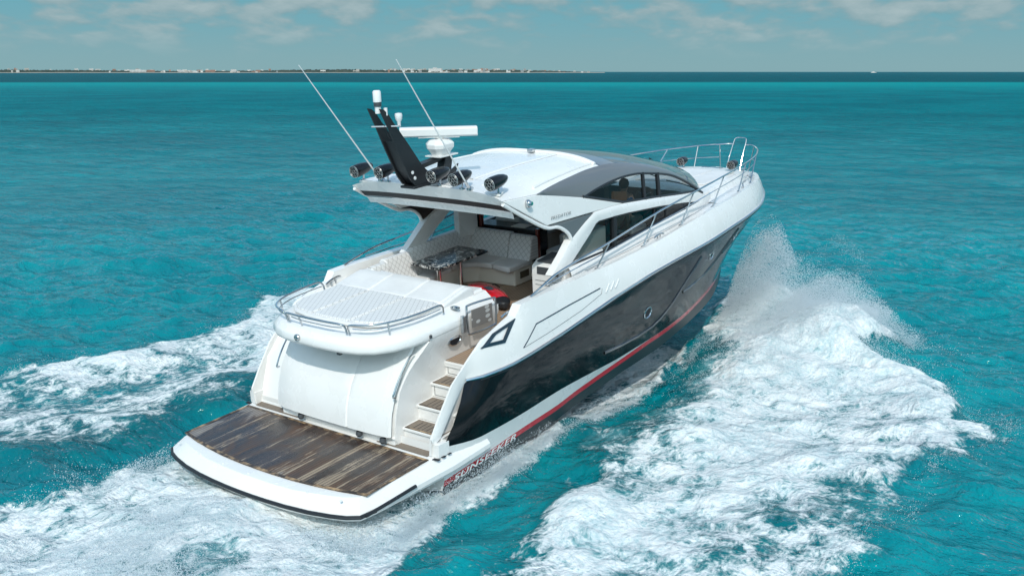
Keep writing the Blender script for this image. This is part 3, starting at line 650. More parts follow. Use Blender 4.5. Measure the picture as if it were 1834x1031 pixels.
# the window top line is sharp-cornered at its aft tip
Lp = [V((5.30, 1.672, 3.315)), V((6.0, 1.68, 3.165)), V((6.70, 1.685, 3.01))] + [at_x(smoothpath([(6.70, 1.685, 3.01), (7.3, 1.645, 3.085), (8.06, 1.61, 3.125), (8.7, 1.59, 3.10), (9.29, 1.57, 3.02), (10.37, 1.52, 2.80), (11.2, 1.47, 2.51), (11.8, 1.43, 2.24), (12.15, 1.42, 2.05)], 8), 6.70 + (12.15 - 6.70) * k / 44) for k in range(1, 45)]
xsu = [5.30 + (12.2 - 5.30) * k / 60 for k in range(61)]
WB = [(6.70, 1.685, 3.01), (8.14, 1.70, 2.625), (9.5, 1.66, 2.47), (10.8, 1.56, 2.29), (11.75, 1.47, 2.17), (12.15, 1.42, 2.05)]
PB = [(5.50, 1.75, 1.88), (6.08, 1.75, 1.90)]
for s in (1, -1):
    rows = []
    for x in xsu:
        u = at_x(U, x); l = at_x(Lp, x); m_ = u.lerp(l, .5); m_.y += .02; m_.z += .015
        rows.append(mir([u, u.lerp(l, .12) + V((0, .012, .008)), m_, l], s))
    b = MB(); b.grid(rows)
    b.grid([[mir([l], s)[0] for l in (at_x(Lp, x) for x in xsu)], [mir([l + V((0, -.06, -.01))], s)[0] for l in (at_x(Lp, x) for x in xsu)]])
    b.build('roof_arch', GREY, Y, ang=50)
    # upper side window
    xw = [6.72 + (12.1 - 6.72) * k / 50 for k in range(51)]
    rows = [[mir([at_x(Lp, x) + V((0, -.03, 0))], s)[0], mir([at_x([V(p) for p in WB], x) + V((0, -.03, 0))], s)[0]] for x in xw]
    uw = MB().grid(rows).build('upper_window', GLS, Y)
    b = MB(); b.tube(mir([at_x(Lp, x) + V((0, -.012, -.02)) for x in xw], s), .026, 6); b.tube(mir([at_x([V(p) for p in WB], x) + V((0, -.008, .02)) for x in xw], s), .028, 6)
    b.build('window_frame', DARKST, uw)
    for x, wd in ((9.12, .045), (9.78, .05)):
        a = at_x(Lp, x); c = at_x([V(p) for p in WB], x)
        MB().tube(mir([a + V((0, -.02, 0)), c + V((-.08, -.02, 0))], s), wd, 6).build('mullion', DARKST, uw)
    # white side panel of the hardtop
    pan = [(4.334, 1.682, 3.385), (5.30, 1.672, 3.322), (6.0, 1.685, 3.17), (6.70, 1.69, 3.012), (8.14, 1.71, 2.63), (7.0, 1.75, 2.695), (5.507, 1.722, 2.745)]
    b = MB(); b.prism(mir(pan, s), (0, -.10 * s, 0))
    hs = b.build('hardtop_side', GEL, Y, bevel=.018)
    # grey quarter panel
    tri = [(5.56, 1.725, 2.735), (7.0, 1.745, 2.675), (6.20, 1.765, 2.372), (6.10, 1.75, 2.52), (5.97, 1.742, 2.615), (5.80, 1.735, 2.685)]
    MB().prism(mir(tri, s), (0, -.05 * s, 0)).build('quarter_panel', GREY, Y, smooth=False)
    MB().prism(mir([(p[0] + .02, p[1] - .055, p[2] - .01) for p in tri], s), (0, -.012 * s, 0)).build('quarter_lining', BROWN, Y, smooth=False)
    MB().tube(mir(smoothpath([(4.36, 1.66, 3.33), (4.9, 1.68, 3.02), (5.48, 1.70, 2.72), (5.80, 1.715, 2.665), (6.0, 1.725, 2.575), (6.14, 1.74, 2.46), (6.20, 1.75, 2.35)], 5), s), .035, 8).build('hardtop_edge', GEL, Y)
    # raked pillar and the white band that runs forward between the windows
    band = [((5.52, 1.775, 1.86), (6.05, 1.775, 1.87)), ((5.88, 1.775, 2.12), (6.45, 1.775, 2.12)), ((6.20, 1.765, 2.37), (6.82, 1.77, 2.34)), ((6.62, 1.76, 2.55), (7.02, 1.765, 2.475)), ((7.0, 1.755, 2.69), (7.13, 1.76, 2.50)),
            ((7.6, 1.74, 2.665), (7.7, 1.765, 2.475)), ((8.14, 1.715, 2.63), (8.2, 1.76, 2.44)), ((9.5, 1.67, 2.475), (9.5, 1.735, 2.31)), ((10.8, 1.57, 2.295), (10.8, 1.645, 2.125)), ((11.75, 1.48, 2.175), (11.6, 1.545, 1.985)), ((12.3, 1.40, 1.99), (12.3, 1.46, 1.88))]
    rows = [mir([a, lin(a, c, .15), lin(a, c, .5), c], s) for a, c in band]
    rows = [[(p[0], p[1] + s * (0, .015, .02, .0)[k], p[2]) for k, p in enumerate(r)] for r in rows]
    b = MB(); b.grid(rows)
    b.grid([[r[0] for r in rows], [(r[0][0], r[0][1] - .14 * s, r[0][2]) for r in rows]])
    b.grid([[r[3] for r in rows], [(r[3][0], r[3][1] - .14 * s, r[3][2]) for r in rows]])
    b.grid([[(r[0][0], r[0][1] - .14 * s, r[0][2]) for r in rows], [(r[3][0], r[3][1] - .14 * s, r[3][2]) for r in rows]])
    b.build('house_band', GEL, Y, ang=35)
    # lower side window
    LW_t = [V((6.05, 1.76, 1.885)), V((7.13, 1.75, 2.50)), V((8.2, 1.75, 2.44)), V((9.5, 1.725, 2.31)), V((10.8, 1.635, 2.125)), V((11.6, 1.535, 1.985))]
    LW_b = [V((6.05, 1.76, 1.875)), V((7.48, 1.76, 1.865)), V((9.06, 1.735, 1.945)), V((10.83, 1.65, 1.985)), V((11.6, 1.54, 1.975))]
    xw = [6.06 + (11.58 - 6.06) * k / 60 for k in range(61)]
    rows = [mir([at_x(LW_t, x) + V((0, -.04, 0)), at_x(LW_b, x) + V((0, -.04, 0))], s) for x in xw]
    lw = MB().grid(rows).build('lower_window', GLS, Y)
    b = MB(); b.tube(mir([at_x(LW_t, x) + V((0, -.03, -.015)) for x in xw], s), .022, 6); b.tube(mir([at_x(LW_b, x) + V((0, -.03, .015)) for x in xw], s), .022, 6)
    b.build('window_frame', DARKST, lw)
    for x, wd in ((7.72, .07), (9.35, .018), (9.9, .014)):
        a = at_x(LW_t, x); c = at_x(LW_b, x); MB().tube(mir([a + V((0, -.03, 0)), c + V((0, -.03, 0))], s), wd, 6).build('mullion', DARKST, lw)
    # house side below the windows
    rows = []
    for x in [5.5, 6.05, 6.8, 7.48, 8.3, 9.06, 10, 10.83, 11.6, 12.3, 12.9, 13.3]:
        if x <= 11.6: t_ = at_x(LW_b, x)
        else: t_ = V((x, float(np.interp(x, [11.6, 12.3, 12.9, 13.3], [1.54, 1.42, 1.22, .95])), float(np.interp(x, [11.6, 12.3, 13.3], [1.975, 1.98, 1.97]))))
        rows.append(mir([t_ + V((0, .015, 0)), t_ + V((0, .05, -.05)), (t_.x, t_.y + .10, 1.66)], s))
    MB().grid(rows).build('house_side', GEL, Y)
    MB().tube([(x, (float(np.interp(x, [6.3, 8, 10, 11.6, 12.5], [1.90, 1.895, 1.82, 1.68, 1.52]))) * s, float(np.interp(x, [6.3, 8, 10, 11.6, 12.5], [1.745, 1.755, 1.80, 1.85, 1.86]))) for x in np.linspace(6.3, 12.5, 20)], .004, 4).build('deck_seam', RUBG, Y)
# hardtop
zc = pchip([(4.33, 0, 3.52), (5.35, 0, 3.575), (6.4, 0, 3.60), (7.4, 0, 3.60), (8.2, 0, 3.54), (9.45, 0, 3.33), (10.5, 0, 3.04), (11.3, 0, 2.78), (12.2, 0, 2.42)], 2)
def roofrow(x, vs):
    if x < 5.30: u = V((x, float(np.interp(x, [4.33, 5.3], [1.675, 1.665])), float(np.interp(x, [4.33, 5.3], [3.39, 3.325]))))
    else: u = at_x(U, x)
    p = float(np.interp(x, [4.3, 6, 8, 10, 12.2], [5.0, 4.2, 3, 2.4, 2.2]))
    fw = max(0, (x - 8.2) / 4.0) ** 1.5 * .95
    out = []
    for v in vs:
        z = u.z + (zc(x) - u.z) * (1 - abs(v) ** p)
        out.append((x + fw * (1 - v * v), u.y * v, z))
    return out
vs = [-1, -.97, -.93, -.88, -.8, -.7, -.55, -.35, -.15, 0, .15, .35, .55, .7, .8, .88, .93, .97, 1]
b = MB(); b.grid([roofrow(x, vs) for x in [4.33, 4.5, 4.75, 5, 5.3, 5.6, 6, 6.4, 6.8, 7.2, 7.5, 7.62]])
b.grid([roofrow(4.33, vs), [(p[0] - .02 + .06, p[1], p[2] - .06 + .0) for p in roofrow(4.33, vs)], [(4.47, p[1] * .997, 3.27 + .035 * (1 - abs(p[1] / 1.68) ** 3)) for p in roofrow(4.33, vs)]])
hard = b.build('hardtop', GEL, Y, ang=45)
lowv = [v * 1.655 for v in vs]
MB().grid([[(4.47, y, 3.27 + .035 * (1 - abs(y / 1.68) ** 3)) for y in lowv], [(4.60, y * .995, 3.155 + .03 * (1 - abs(y / 1.68) ** 3)) for y in lowv]]).build('awning_slot', VENT, hard)
MB().grid([[(4.595, y, 3.158 + .03 * (1 - abs(y / 1.68) ** 3)) for y in lowv], [(4.66, y * .99, 3.10 + .025 * (1 - abs(y / 1.68) ** 3)) for y in lowv], [(4.70, y * .98, 3.02 + .02 * (1 - abs(y / 1.68) ** 3)) for y in lowv], [(4.95, y * .98, 3.02) for y in lowv], [(8.2, y * .95, 3.02) for y in lowv]]).build('hardtop_lining', GEL, hard)
MB().tube([(4.615, y * .98, 3.150 + .03 * (1 - abs(y / 1.68) ** 3)) for y in lowv], .014, 6).build('awning_bar', CHROME, hard)
# raised moulding that carries the speakers
b = MB()
b.prism([(4.40, -1.58, 3.44), (4.40, -.5, 3.50), (4.40, .5, 3.50), (4.40, 1.58, 3.44), (4.62, 1.50, 3.46), (4.9, 1.25, 3.50), (5.0, .5, 3.545), (5.0, -.5, 3.545), (4.9, -1.25, 3.50), (4.62, -1.50, 3.46)], (0, 0, .035))
b.build('roof_step', GEL, hard, bevel=.018)
# sliding roof frame
RIM = [roofrow(7.55, [v])[0] for v in np.linspace(-.97, .97, 25)]
MB().tube([(p[0], p[1], p[2] + .012) for p in RIM], .045, 8).build('sunroof_rim', GEL, hard)
for s in (1, -1):
    MB().tube([(x, roofrow(x, [.93 * s])[0][1], roofrow(x, [.93 * s])[0][2] + .008) for x in np.linspace(5.4, 7.55, 14)], .026, 8).build('sunroof_rail', GEL if s < 0 else GEL, hard)
MB().grid([[(x, y0, roofrow(x, [y0 / 1.55])[0][2] + dz) for y0, dz in ((-.62, .002), (-.60, .02), (-.54, .02), (-.52, .002))] for x in np.linspace(4.95, 7.5, 14)]).build('roof_track', WPL, hard)
MB().box(7.40, 7.52, -.12, .0, 3.62, 3.68).build('roof_latch', CHROME, hard, bevel=.01)
b = MB(); b.grid([roofrow(x, vs) for x in [7.66, 8.0, 8.4, 8.8, 9.2, 9.6, 10, 10.4, 10.8, 11.2, 11.6, 11.9, 12.15]])
b.build('windshield', GLW, Y)
b = MB(); b.grid([roofrow(x, vs) for x in [7.62, 7.8, 8.0, 8.2]]); wsb = b.build('roof_visor', GREY, Y)
for y in (-.5, .5):
    MB().tube([(13.0, y - .3, 2.16), (12.5, y, 2.42), (11.7, y + .2, 2.85)], .012, 6).build('wiper', DARKST, Y)
MB().tube([(12.6, -1.05, 2.04), (12.75, -.6, 2.10), (12.9, -.1, 2.12)], .014, 6).build('wiper', DARKST, Y)

# foredeck --------------------------------------------------------------------------------
b = MB()
fd = [(12.1, 1.35, 2.02), (12.6, 1.28, 2.0), (13.3, 1.18, 1.995), (14.2, 1.08, 2.0), (15.0, .98, 1.985), (15.5, .86, 1.96), (15.8, .6, 1.93), (15.85, 0, 1.93)]
rows = []
for x, y, z in fd: rows.append([(x, -y - .12, z - .22), (x, -y - .03, z - .04), (x, -y, z), (x, -y * .5, z + .02), (x, 0, z + .03), (x, y * .5, z + .02), (x, y, z), (x, y + .03, z - .04), (x, y + .12, z - .22)])
rows.append([(15.95, p[1] * .8, 1.75) for p in rows[-1]])
b.grid(rows); cr_ = b.build('foredeck_coachroof', GEL, Y, ang=35)
for y0, y1 in ((-.92, -.34), (-.30, .30), (.34, .92)):
    MB().prism([(13.2, y0, 2.005), (15.0, y0 * .93, 2.0), (15.0, y1 * .93, 2.0), (13.2, y1, 2.005)], (0, 0, .035)).build('foredeck_cushion', VIN, cr_, bevel=.015)
MB().box(15.25, 15.65, -.28, .28, 1.965, 1.985).build('foredeck_hatch', GLW, cr_, bevel=.01)
MB().prism([(15.6, -.85, 1.80), (16.2, -.75, 1.72), (16.25, -.45, 1.72), (15.65, -.45, 1.8)], (0, 0, .10)).build('locker_lid', GEL, Y, bevel=.02)
anc = MB().prism([(16.6, -.12, 1.66), (17.6, -.10, 1.60), (17.62, .10, 1.60), (16.6, .12, 1.66)], (0, 0, .04)).build('anchor_roller', CHROME, Y, bevel=.01)
MB().lathe((16.35, .2, 1.70), (0, 0, 1), [(.09, 0), (.09, .05), (.05, .08), (.07, .12), (.001, .13)], 16).build('windlass', CHROME, Y)
def cleat(p, dirx, sc_=1.0, nm='mooring_cleat'):
    c = V(p); d = V(dirx).normalized(); o = empty(nm, (0, 0, 0), Y)
    b = MB(); b.tube(smoothpath([c - d * .19 * sc_ + V((0, 0, .075)), c - d * .1 * sc_ + V((0, 0, .10)), c + V((0, 0, .105)), c + d * .1 * sc_ + V((0, 0, .10)), c + d * .19 * sc_ + V((0, 0, .075))], 4), .018, 8)
    b.build('cleat_horn', CHROME, o); b = MB()
    for k in (-1, 1): b.tube([c + d * .055 * k * sc_, c + d * .05 * k * sc_ + V((0, 0, .10))], .016, 8)
    b.build('cleat_foot', CHROME, o); return o
for s in (1, -1):
    cleat((3.96, 2.0 * s, topZ(3.6) + .0), (1, .1 * s, .12), 1.1)
    cleat((9.0, 1.99 * s, 1.755), (1, .02 * s, .03))
    cleat((14.3, 1.42 * s, 1.77), (1, -.5 * s, 0))
cleat((15.95, .35, 1.76), (.2, 1, 0))

# bow rail -------------------------------------------------------------------------------------
T_RAIL = [(4.38, 2.12, 1.84), (4.75, 2.11, 1.93), (5.25, 2.08, 2.02), (6.0, 2.05, 2.075), (7, 2.03, 2.14), (8.83, 2.03, 2.33), (10.55, 2.0, 2.43), (12.3, 1.85, 2.46), (14.0, 1.58, 2.43), (15.2, 1.32, 2.40), (16.2, .98, 2.37), (16.9, .63, 2.34), (17.25, .36, 2.33), (17.32, .17, 2.33)]
RP = [smoothpath([(x, y * s, z) for x, y, z in T_RAIL], 6) for s in (1, -1)]
for s, P in zip((1, -1), RP):
    o = MB().tube(P, .018, 8).build('bow_rail', CHROME, Y)
    for xf, xt in ((6.63, 7.05), (8.33, 8.83), (9.95, 10.5), (11.68, 12.3), (13.5, 14.15), (14.9, 15.5), (16.2, 16.5), (16.95, 17.1)):
        a = V((xf, (topY(xf) - .17) * s, topZ(xf) - .06)); c = at_x(RP[0], xt); c = V((c.x, c.y * s, c.z))
        MB().tube([a, c], .015, 8).build('stanchion', CHROME, o)
        MB().lathe(a, (0, 0, 1), [(.04, -.02), (.04, .012), (.02, .02)], 10).build('stanchion_base', CHROME, o)
    # lower guard line
    MB().tube(smoothpath([(x, (y - .03) * s, z) for x, y, z in ((4.9, 2.10, 1.90), (6, 2.04, 1.93), (6.9, 2.0, 1.95), (8.6, 2.0, 2.06), (10.3, 1.97, 2.15), (12, 1.83, 2.19), (13.9, 1.56, 2.17), (15.3, 1.22, 2.12), (16.4, .86, 2.05), (17.0, .5, 2.0))], 5), .011, 6).build('guard_wire', CHROME, o)
gp = MB()
gp.tube(smoothpath([(16.85, .2, 1.66), (17.1, .18, 2.1), (17.32, .17, 2.42), (17.37, .12, 2.49), (17.38, 0, 2.50), (17.37, -.12, 2.49), (17.32, -.17, 2.42), (17.1, -.18, 2.1), (16.85, -.2, 1.66)], 5), .013, 8)
gp.build('pulpit_gate', CHROME, Y)

# roof gear ---------------------------------------------------------------------------------
def speaker(foot, d, L=.46, R=.112, h=.20):
    o = empty('tower_speaker', (0, 0, 0), Y); f_ = V(foot); d = V(d).normalized(); c = f_ + V((0, 0, h)) - d * 0.02
    prof = [(R * .93, .20 * L), (R, .14 * L), (R * 1.02, 0), (R * .98, -.2 * L), (R * .88, -.42 * L), (R * .66, -.62 * L), (R * .38, -.76 * L), (R * .12, -.81 * L), (.001, -.815 * L)]
    sh = MB().lathe(c + d * .15, d, prof, 24).build('speaker_shell', SPK, o)
    fc = c + d * (.15 + .20 * L)
    MB().lathe(fc, d, [(R * .93, -.01), (.001, -.018)], 24).build('speaker_cone', VENT, o)
    x = d.cross(V((0, 0, 1))).normalized(); y = x.cross(d); b = MB()
    ringp = lambda r, k, n=24: [fc + d * .004 + (x * math.cos(t) + y * math.sin(t)) * r for t in [2 * math.pi * i / n for i in range(n)]]
    b.tube(ringp(R * .93, 0), R * .05, 6, closed=True); b.tube(ringp(R * .70, 0), R * .035, 6, closed=True); b.tube(ringp(R * .26, 0), R * .035, 6, closed=True)
    for k in range(6):
        t = math.pi / 3 * k + .3; u = x * math.cos(t) + y * math.sin(t); b.tube([fc + d * .004 + u * R * .26, fc + d * .004 + u * R * .93], R * .035, 5)
    b.build('speaker_grille', GRIL, o, weld=False)
    b = MB(); b.tube([f_, f_ + V((0, 0, h - R * .8))], .018, 8); b.lathe(f_, (0, 0, 1), [(.05, -.01), (.05, .012), (.02, .02)], 12); b.build('speaker_bracket', CHROME, o)
    return o
for y, x, z in ((1.507, 4.46, 3.485), (.82, 4.36, 3.53), (-.32, 4.42, 3.54), (-.84, 4.36, 3.53), (-1.507, 4.46, 3.485)): speaker((x, y, z), (-1, .03, -.12))
for s in (1, -1): speaker((15.37, .70 * s, 1.965), (-1, -.05, -.03), .40, .11, .19)
# mast
mast = empty('radar_mast', (0, 0, 0), Y)
MP = [(3.35, 4.92), (3.50, 4.62), (3.68, 4.22), (3.93, 3.72), (4.04, 3.58), (4.2, 3.53), (5.10, 3.57), (5.22, 3.76), (5.0, 3.665), (4.64, 3.65), (4.44, 3.72), (4.25, 3.89), (3.93, 4.31), (3.62, 4.69), (3.52, 4.83), (3.43, 4.90)]
for yy in (.115, -.145):
    MB().prism([(x, yy + .06, z) for x, z in MP], (0, .03, 0)).build('mast_blade', BLKP, mast, smooth=False)
MB().prism([(x, -.06, z) for x, z in ((3.66, 4.36), (3.90, 3.85), (4.12, 3.58), (4.6, 3.6), (4.36, 3.74), (4.18, 3.88), (3.88, 4.28))], (0, .22, 0)).build('mast_core', BLKP, mast)
MB().box(3.98, 5.2, -.12, .20, 3.52, 3.565).build('mast_foot', BLKP, mast, bevel=.02)
for z, x in ((3.80, 4.0), (3.70, 4.05)): MB().lathe((x, -.088, z), (0, -1, .0), [(.03, 0), (.03, .008), (.001, .01)], 12).build('mast_bolt', WPL, mast)
MB().tube([(3.42, .03, 4.84), (3.42, .03, 4.95)], .05, 12).build('lamp_base', WPL, mast)
MB().lathe((3.42, .03, 4.95), (0, 0, 1), [(.062, 0), (.062, .07)], 16).build('all_round_lamp', RUBG, mast)
MB().lathe((3.42, .03, 5.02), (0, 0, 1), [(.066, 0), (.066, .16), (.05, .18), (.001, .185)], 16).build('lamp_cap', WPL, mast)
MB().tube([(3.50, -.06, 4.80), (3.50, -.06, 4.92)], .03, 10).build('anchor_lamp', WPL, mast)
MB().tube([(3.42, .2, 4.62), (3.66, -.22, 4.62)], .012, 6).build('aerial_arm', CHROME, mast)
MB().lathe((3.65, -.19, 4.63), (0, 0, 1), [(.025, 0), (.03, .06), (.055, .10), (.062, .16), (.055, .19), (.001, .20)], 16).build('gps_dome', WPL, mast)
cb = MB()
cb.tube(smoothpath([(3.5, .0, 4.65), (3.62, .05, 4.55), (3.58, .0, 4.45), (3.68, -.03, 4.40)], 4), .007, 5); cb.tube(smoothpath([(4.75, -.05, 3.75), (4.9, -.1, 3.82), (5.0, .05, 3.74), (4.85, .1, 3.68)], 4), .007, 5)
cb.build('mast_cable', DARKST, mast)
# radar
rd = empty('radar', (0, 0, 0), Y)
MB().prism([(4.15, -.06, 3.80), (4.15, -.06, 3.88), (4.9, -.06, 3.95), (4.9, -.06, 3.88)], (0, .16, 0)).build('radar_bracket', BLKP, rd, bevel=.01)
MB().prism([(4.74, -.12, 3.57), (4.84, -.12, 3.945), (5.04, -.12, 3.945), (4.95, -.12, 3.57)], (0, .18, 0)).build('radar_pedestal', BLKP, rd, bevel=.02)
MB().box(4.60, 5.08, -.20, .14, 3.955, 3.975).build('radar_plate', WPL, rd)
b = MB(); ctr = (4.80, -.04)
lay = [(.16, .11, 3.975), (.19, .14, 4.03), (.235, .19, 4.10), (.24, .20, 4.17), (.19, .15, 4.235), (.14, .11, 4.25)]
def octo(a, c, z): return [(ctr[0] + a * cx_, ctr[1] + c * cy_, z) for cx_, cy_ in ((1, .45), (.6, 1), (-.6, 1), (-1, .45), (-1, -.45), (-.6, -1), (.6, -1), (1, -.45))]
b.grid([octo(*l) for l in lay], close=True); b.poly(octo(*lay[-1])); b.build('radar_gearbox', WPL, rd, bevel=.012, ang=20)
MB().lathe((4.80, -.04, 4.25), (0, 0, 1), [(.08, 0), (.07, .05)], 16).build('radar_turntable', WPL, rd)
dv = V((.68, -.73, -.03)).normalized(); pv = V((dv.y, -dv.x, 0)).normalized(); c0 = V((4.76, -.06, 4.37))
def sec(t, k): return [c0 + dv * t + pv * a * k + V((0, 0, bz * k)) for a, bz in ((.06, -.075), (.085, -.05), (.09, .05), (.06, .085), (-.06, .085), (-.09, .05), (-.085, -.05), (-.06, -.075))]
b = MB(); b.grid([sec(-.66, .9), sec(-.65, 1), sec(.65, 1), sec(.66, .9)], close=True); b.poly(sec(-.66, .9)); b.poly(sec(.66, .9)); b.build('radar_scanner', WPL, rd)
b = MB(); b.prism([c0 + dv * t + pv * a + V((0, 0, -.095)) for t, a in ((-.35, .05), (.35, .05), (.35, -.05), (-.35, -.05))], (0, 0, .02)); b.build('scanner_bracket', WPL, rd)
# whip antennas
for s in (1, -1):
    o = empty('whip_antenna', (0, 0, 0), Y)
    base = V((4.36, .99 * s, 3.53)); top = V((2.72 if s > 0 else 2.82, .99 * s, 5.64 if s > 0 else 5.73)); d = (top - base)
    MB().tube([base + d * .06, base + d * .5, top], .014, 8, r2=.007).build('antenna_rod', WPL, o)
    b = MB(); b.tube([base, base + d * .07], .026, 8); b.lathe(base, (0, 0, 1), [(.05, -.01), (.05, .015), (.025, .03)], 12); b.tube([base + V((.1, 0, 0)), base + d * .04], .012, 6); b.build('antenna_base', CHROME, o)
o = MB().lathe((4.98, -1.70, 3.23), (-.35, -1, .05), [(.055, -.02), (.06, .03), (.05, .07), (.03, .09), (.001, .095)], 16, (1, 1.2)).build('navigation_light', CHROME, Y)
MB().lathe((5.0, -1.735, 3.235), (-.1, -1, 0), [(.035, 0), (.035, .05), (.001, .055)], 12).build('green_lens', mat('green_lens', (0.0, .22, .17), .1), o)
for x, y in ((4.75, -.98), (4.7, -1.25)): MB().lathe((x, y, 3.53), (0, 0, 1), [(.035, 0), (.03, .015), (.001, .018)], 12).build('roof_fitting', WPL, Y)

# lettering -----------------------------------------------------------------------------------
def text(body, size, M4, m, name, parent, shear=0.0, ext=.002, sx=1.0, weight=0.0):
    cu_ = bpy.data.curves.new(name, 'FONT'); cu_.body = body; cu_.size = size; cu_.extrude = ext; cu_.shear = shear; cu_.offset = weight; cu_.space_character = 1.08
    t = bpy.data.objects.new('tmp', cu_); col.objects.link(t)
    dg = bpy.context.evaluated_depsgraph_get(); me = bpy.data.meshes.new_from_object(t.evaluated_get(dg)); bpy.data.objects.remove(t)
    me.transform(Matrix.Diagonal((sx, 1, 1, 1))); me.materials.clear(); me.materials.append(m)
    o = bpy.data.objects.new(name, me); col.objects.link(o); o.parent = parent; o.matrix_local = M4; return o
def frame(o, xa, ya):
    xa = V(xa).normalized(); ya = V(ya); ya = (ya - xa * ya.dot(xa)).normalized(); z = xa.cross(ya)
    return Matrix(((xa.x, ya.x, z.x, o[0]), (xa.y, ya.y, z.y, o[1]), (xa.z, ya.z, z.z, o[2]), (0, 0, 0, 1)))
text('PREDATOR', .085, frame((5.60, -1.738, 2.825), (1, -.02, -.03), (0, .0, 1)), DARKST, 'side_lettering', Y, .2, .002, 1.36, -.0025)
text('SUNSEEKER', .150, frame((2.18, -2.128, -.515), (1, 0.0, .045), (0, -.12, 1)), WPL, 'hull_lettering', Y, .25, .002, 1.98, .001)

# interior -----------------------------------------------------------------------------------------
MB().box(8.0, 12.2, -1.6, 1.6, .86, .93).build('saloon_floor', WOODI, Y)
MB().box(7.80, 8.25, .16, 1.62, .995, 1.97).build('galley_block', DARKI, Y, bevel=.01)
MB().box(7.86, 8.15, .45, .80, 1.972, 1.985).build('galley_tray', CREAM, Y)
MB().box(7.74, 7.82, .05, .12, .995, 2.02).build('door_post', WOODR, Y, bevel=.008)
MB().box(7.76, 7.81, .122, .158, .995, 2.0).build('door_frame', DARKI, Y)
MB().box(7.70, 7.78, 1.44, 1.50, 1.95, 3.0).build('door_frame', WOODR, Y)
MB().box(7.70, 7.78, 1.502, 1.58, 1.93, 3.0).build('door_frame', DARKI, Y)
for s in (1,): MB().prism(mir([(7.12, 1.56, 1.8), (7.66, 1.50, 1.8), (7.66, 1.68, 1.8), (7.12, 1.70, 1.8)], s), (0, 0, 1.2)).build('corner_post', GEL, Y, bevel=.02)
MB().box(7.92, 8.02, -1.5, -1.40, .995, 3.0).build('door_frame', DARKI, Y)
sal = empty('saloon_sofa', (0, 0, 0), Y)
MB().box(8.32, 11.3, .85, 1.56, .93, 1.50).build('sofa_base', CREAM, sal, bevel=.02)
MB().box(8.30, 11.3, .80, 1.56, 1.502, 1.64).build('seat_cushion', VIN, sal, bevel=.04)
for k in range(4): MB().box(8.32 + .68 * k, 8.98 + .68 * k, 1.30, 1.56, 1.64, 2.16).build('backrest', VIN, sal, bevel=.06)
st2 = empty('saloon_seat', (0, 0, 0), Y)
MB().box(8.10, 8.70, -.22, .10, .995, 1.30).build('seat_base', CREAM, st2, bevel=.02)
MB().box(8.08, 8.72, -.24, .12, 1.302, 1.52).build('seat_cushion', VIN, st2, bevel=.05)
MB().box(8.55, 8.74, -.22, .10, 1.52, 1.74).build('seat_back', VIN, st2, bevel=.05)
MB().prism([(9.3, -.2, 1.70), (10.6, -.2, 1.70), (10.6, .7, 1.70), (9.3, .7, 1.70)], (0, 0, .04)).build('saloon_table', DARKI, Y, bevel=.01)
hs_ = empty('helm_seat', (0, 0, 0), Y)
MB().box(8.9, 9.5, -1.45, -.75, 1.80, 1.93).build('seat_cushion', VIN, hs_, bevel=.04)
MB().prism([(8.72, -1.45, 1.93), (8.85, -1.45, 1.93), (8.74, -1.45, 2.48), (8.60, -1.45, 2.44)], (0, .7, 0)).build('seat_back', WOODI, hs_, bevel=.03)
MB().box(9.0, 9.4, -1.35, -.85, .93, 1.80).build('seat_base', DARKI, hs_, bevel=.02)
MB().prism([(10.3, -1.4, 1.3), (10.3, -1.4, 2.12), (10.9, -1.4, 2.34), (11.7, -1.35, 2.12), (11.7, -1.35, 1.3)], (0, 2.7, 0)).build('dashboard', DARKI, Y, bevel=.03)
whl = empty('steering_wheel', (0, 0, 0), Y)
wn_ = V((-.8, 0, .6)).normalized(); wx = V((0, 1, 0)); wy_ = wx.cross(wn_)
MB().tube([V((10.0, -1.1, 2.38)) + (wx * math.cos(t) + wy_ * math.sin(t)) * .19 for t in [2 * math.pi * k / 24 for k in range(24)]], .016, 8, closed=True).build('wheel_rim', DARKST, whl)
b = MB()
for k in range(3):
    t = 2 * math.pi * k / 3 + .5; b.tube([V((10.0, -1.1, 2.38)), V((10.0, -1.1, 2.38)) + (wx * math.cos(t) + wy_ * math.sin(t)) * .19], .012, 6)
b.build('wheel_spoke', CHROME, whl)
MB().box(8.0, 10.4, -1.60, -1.56, .93, 1.86).build('side_lining', CREAM, Y); MB().box(8.0, 10.4, 1.56, 1.60, .93, 1.86).build('side_lining', CREAM, Y)
MB().box(6.6, 7.6, -1.62, -1.30, 1.55, 2.30).build('shelf_lining', CREAM, Y, bevel=.02)
MB().prism([(8.1, -1.5, 2.0), (8.6, -1.5, 2.3), (8.6, -1.5, 2.75), (8.1, -1.5, 2.85)], (0, .05, 0)).build('wood_trim', WOODI, Y)

# ------------------------------------------------------------------ loose things on board
def world_of(p): return RW @ V(p)
def place(o): o.matrix_world = RW @ o.matrix_world; return o
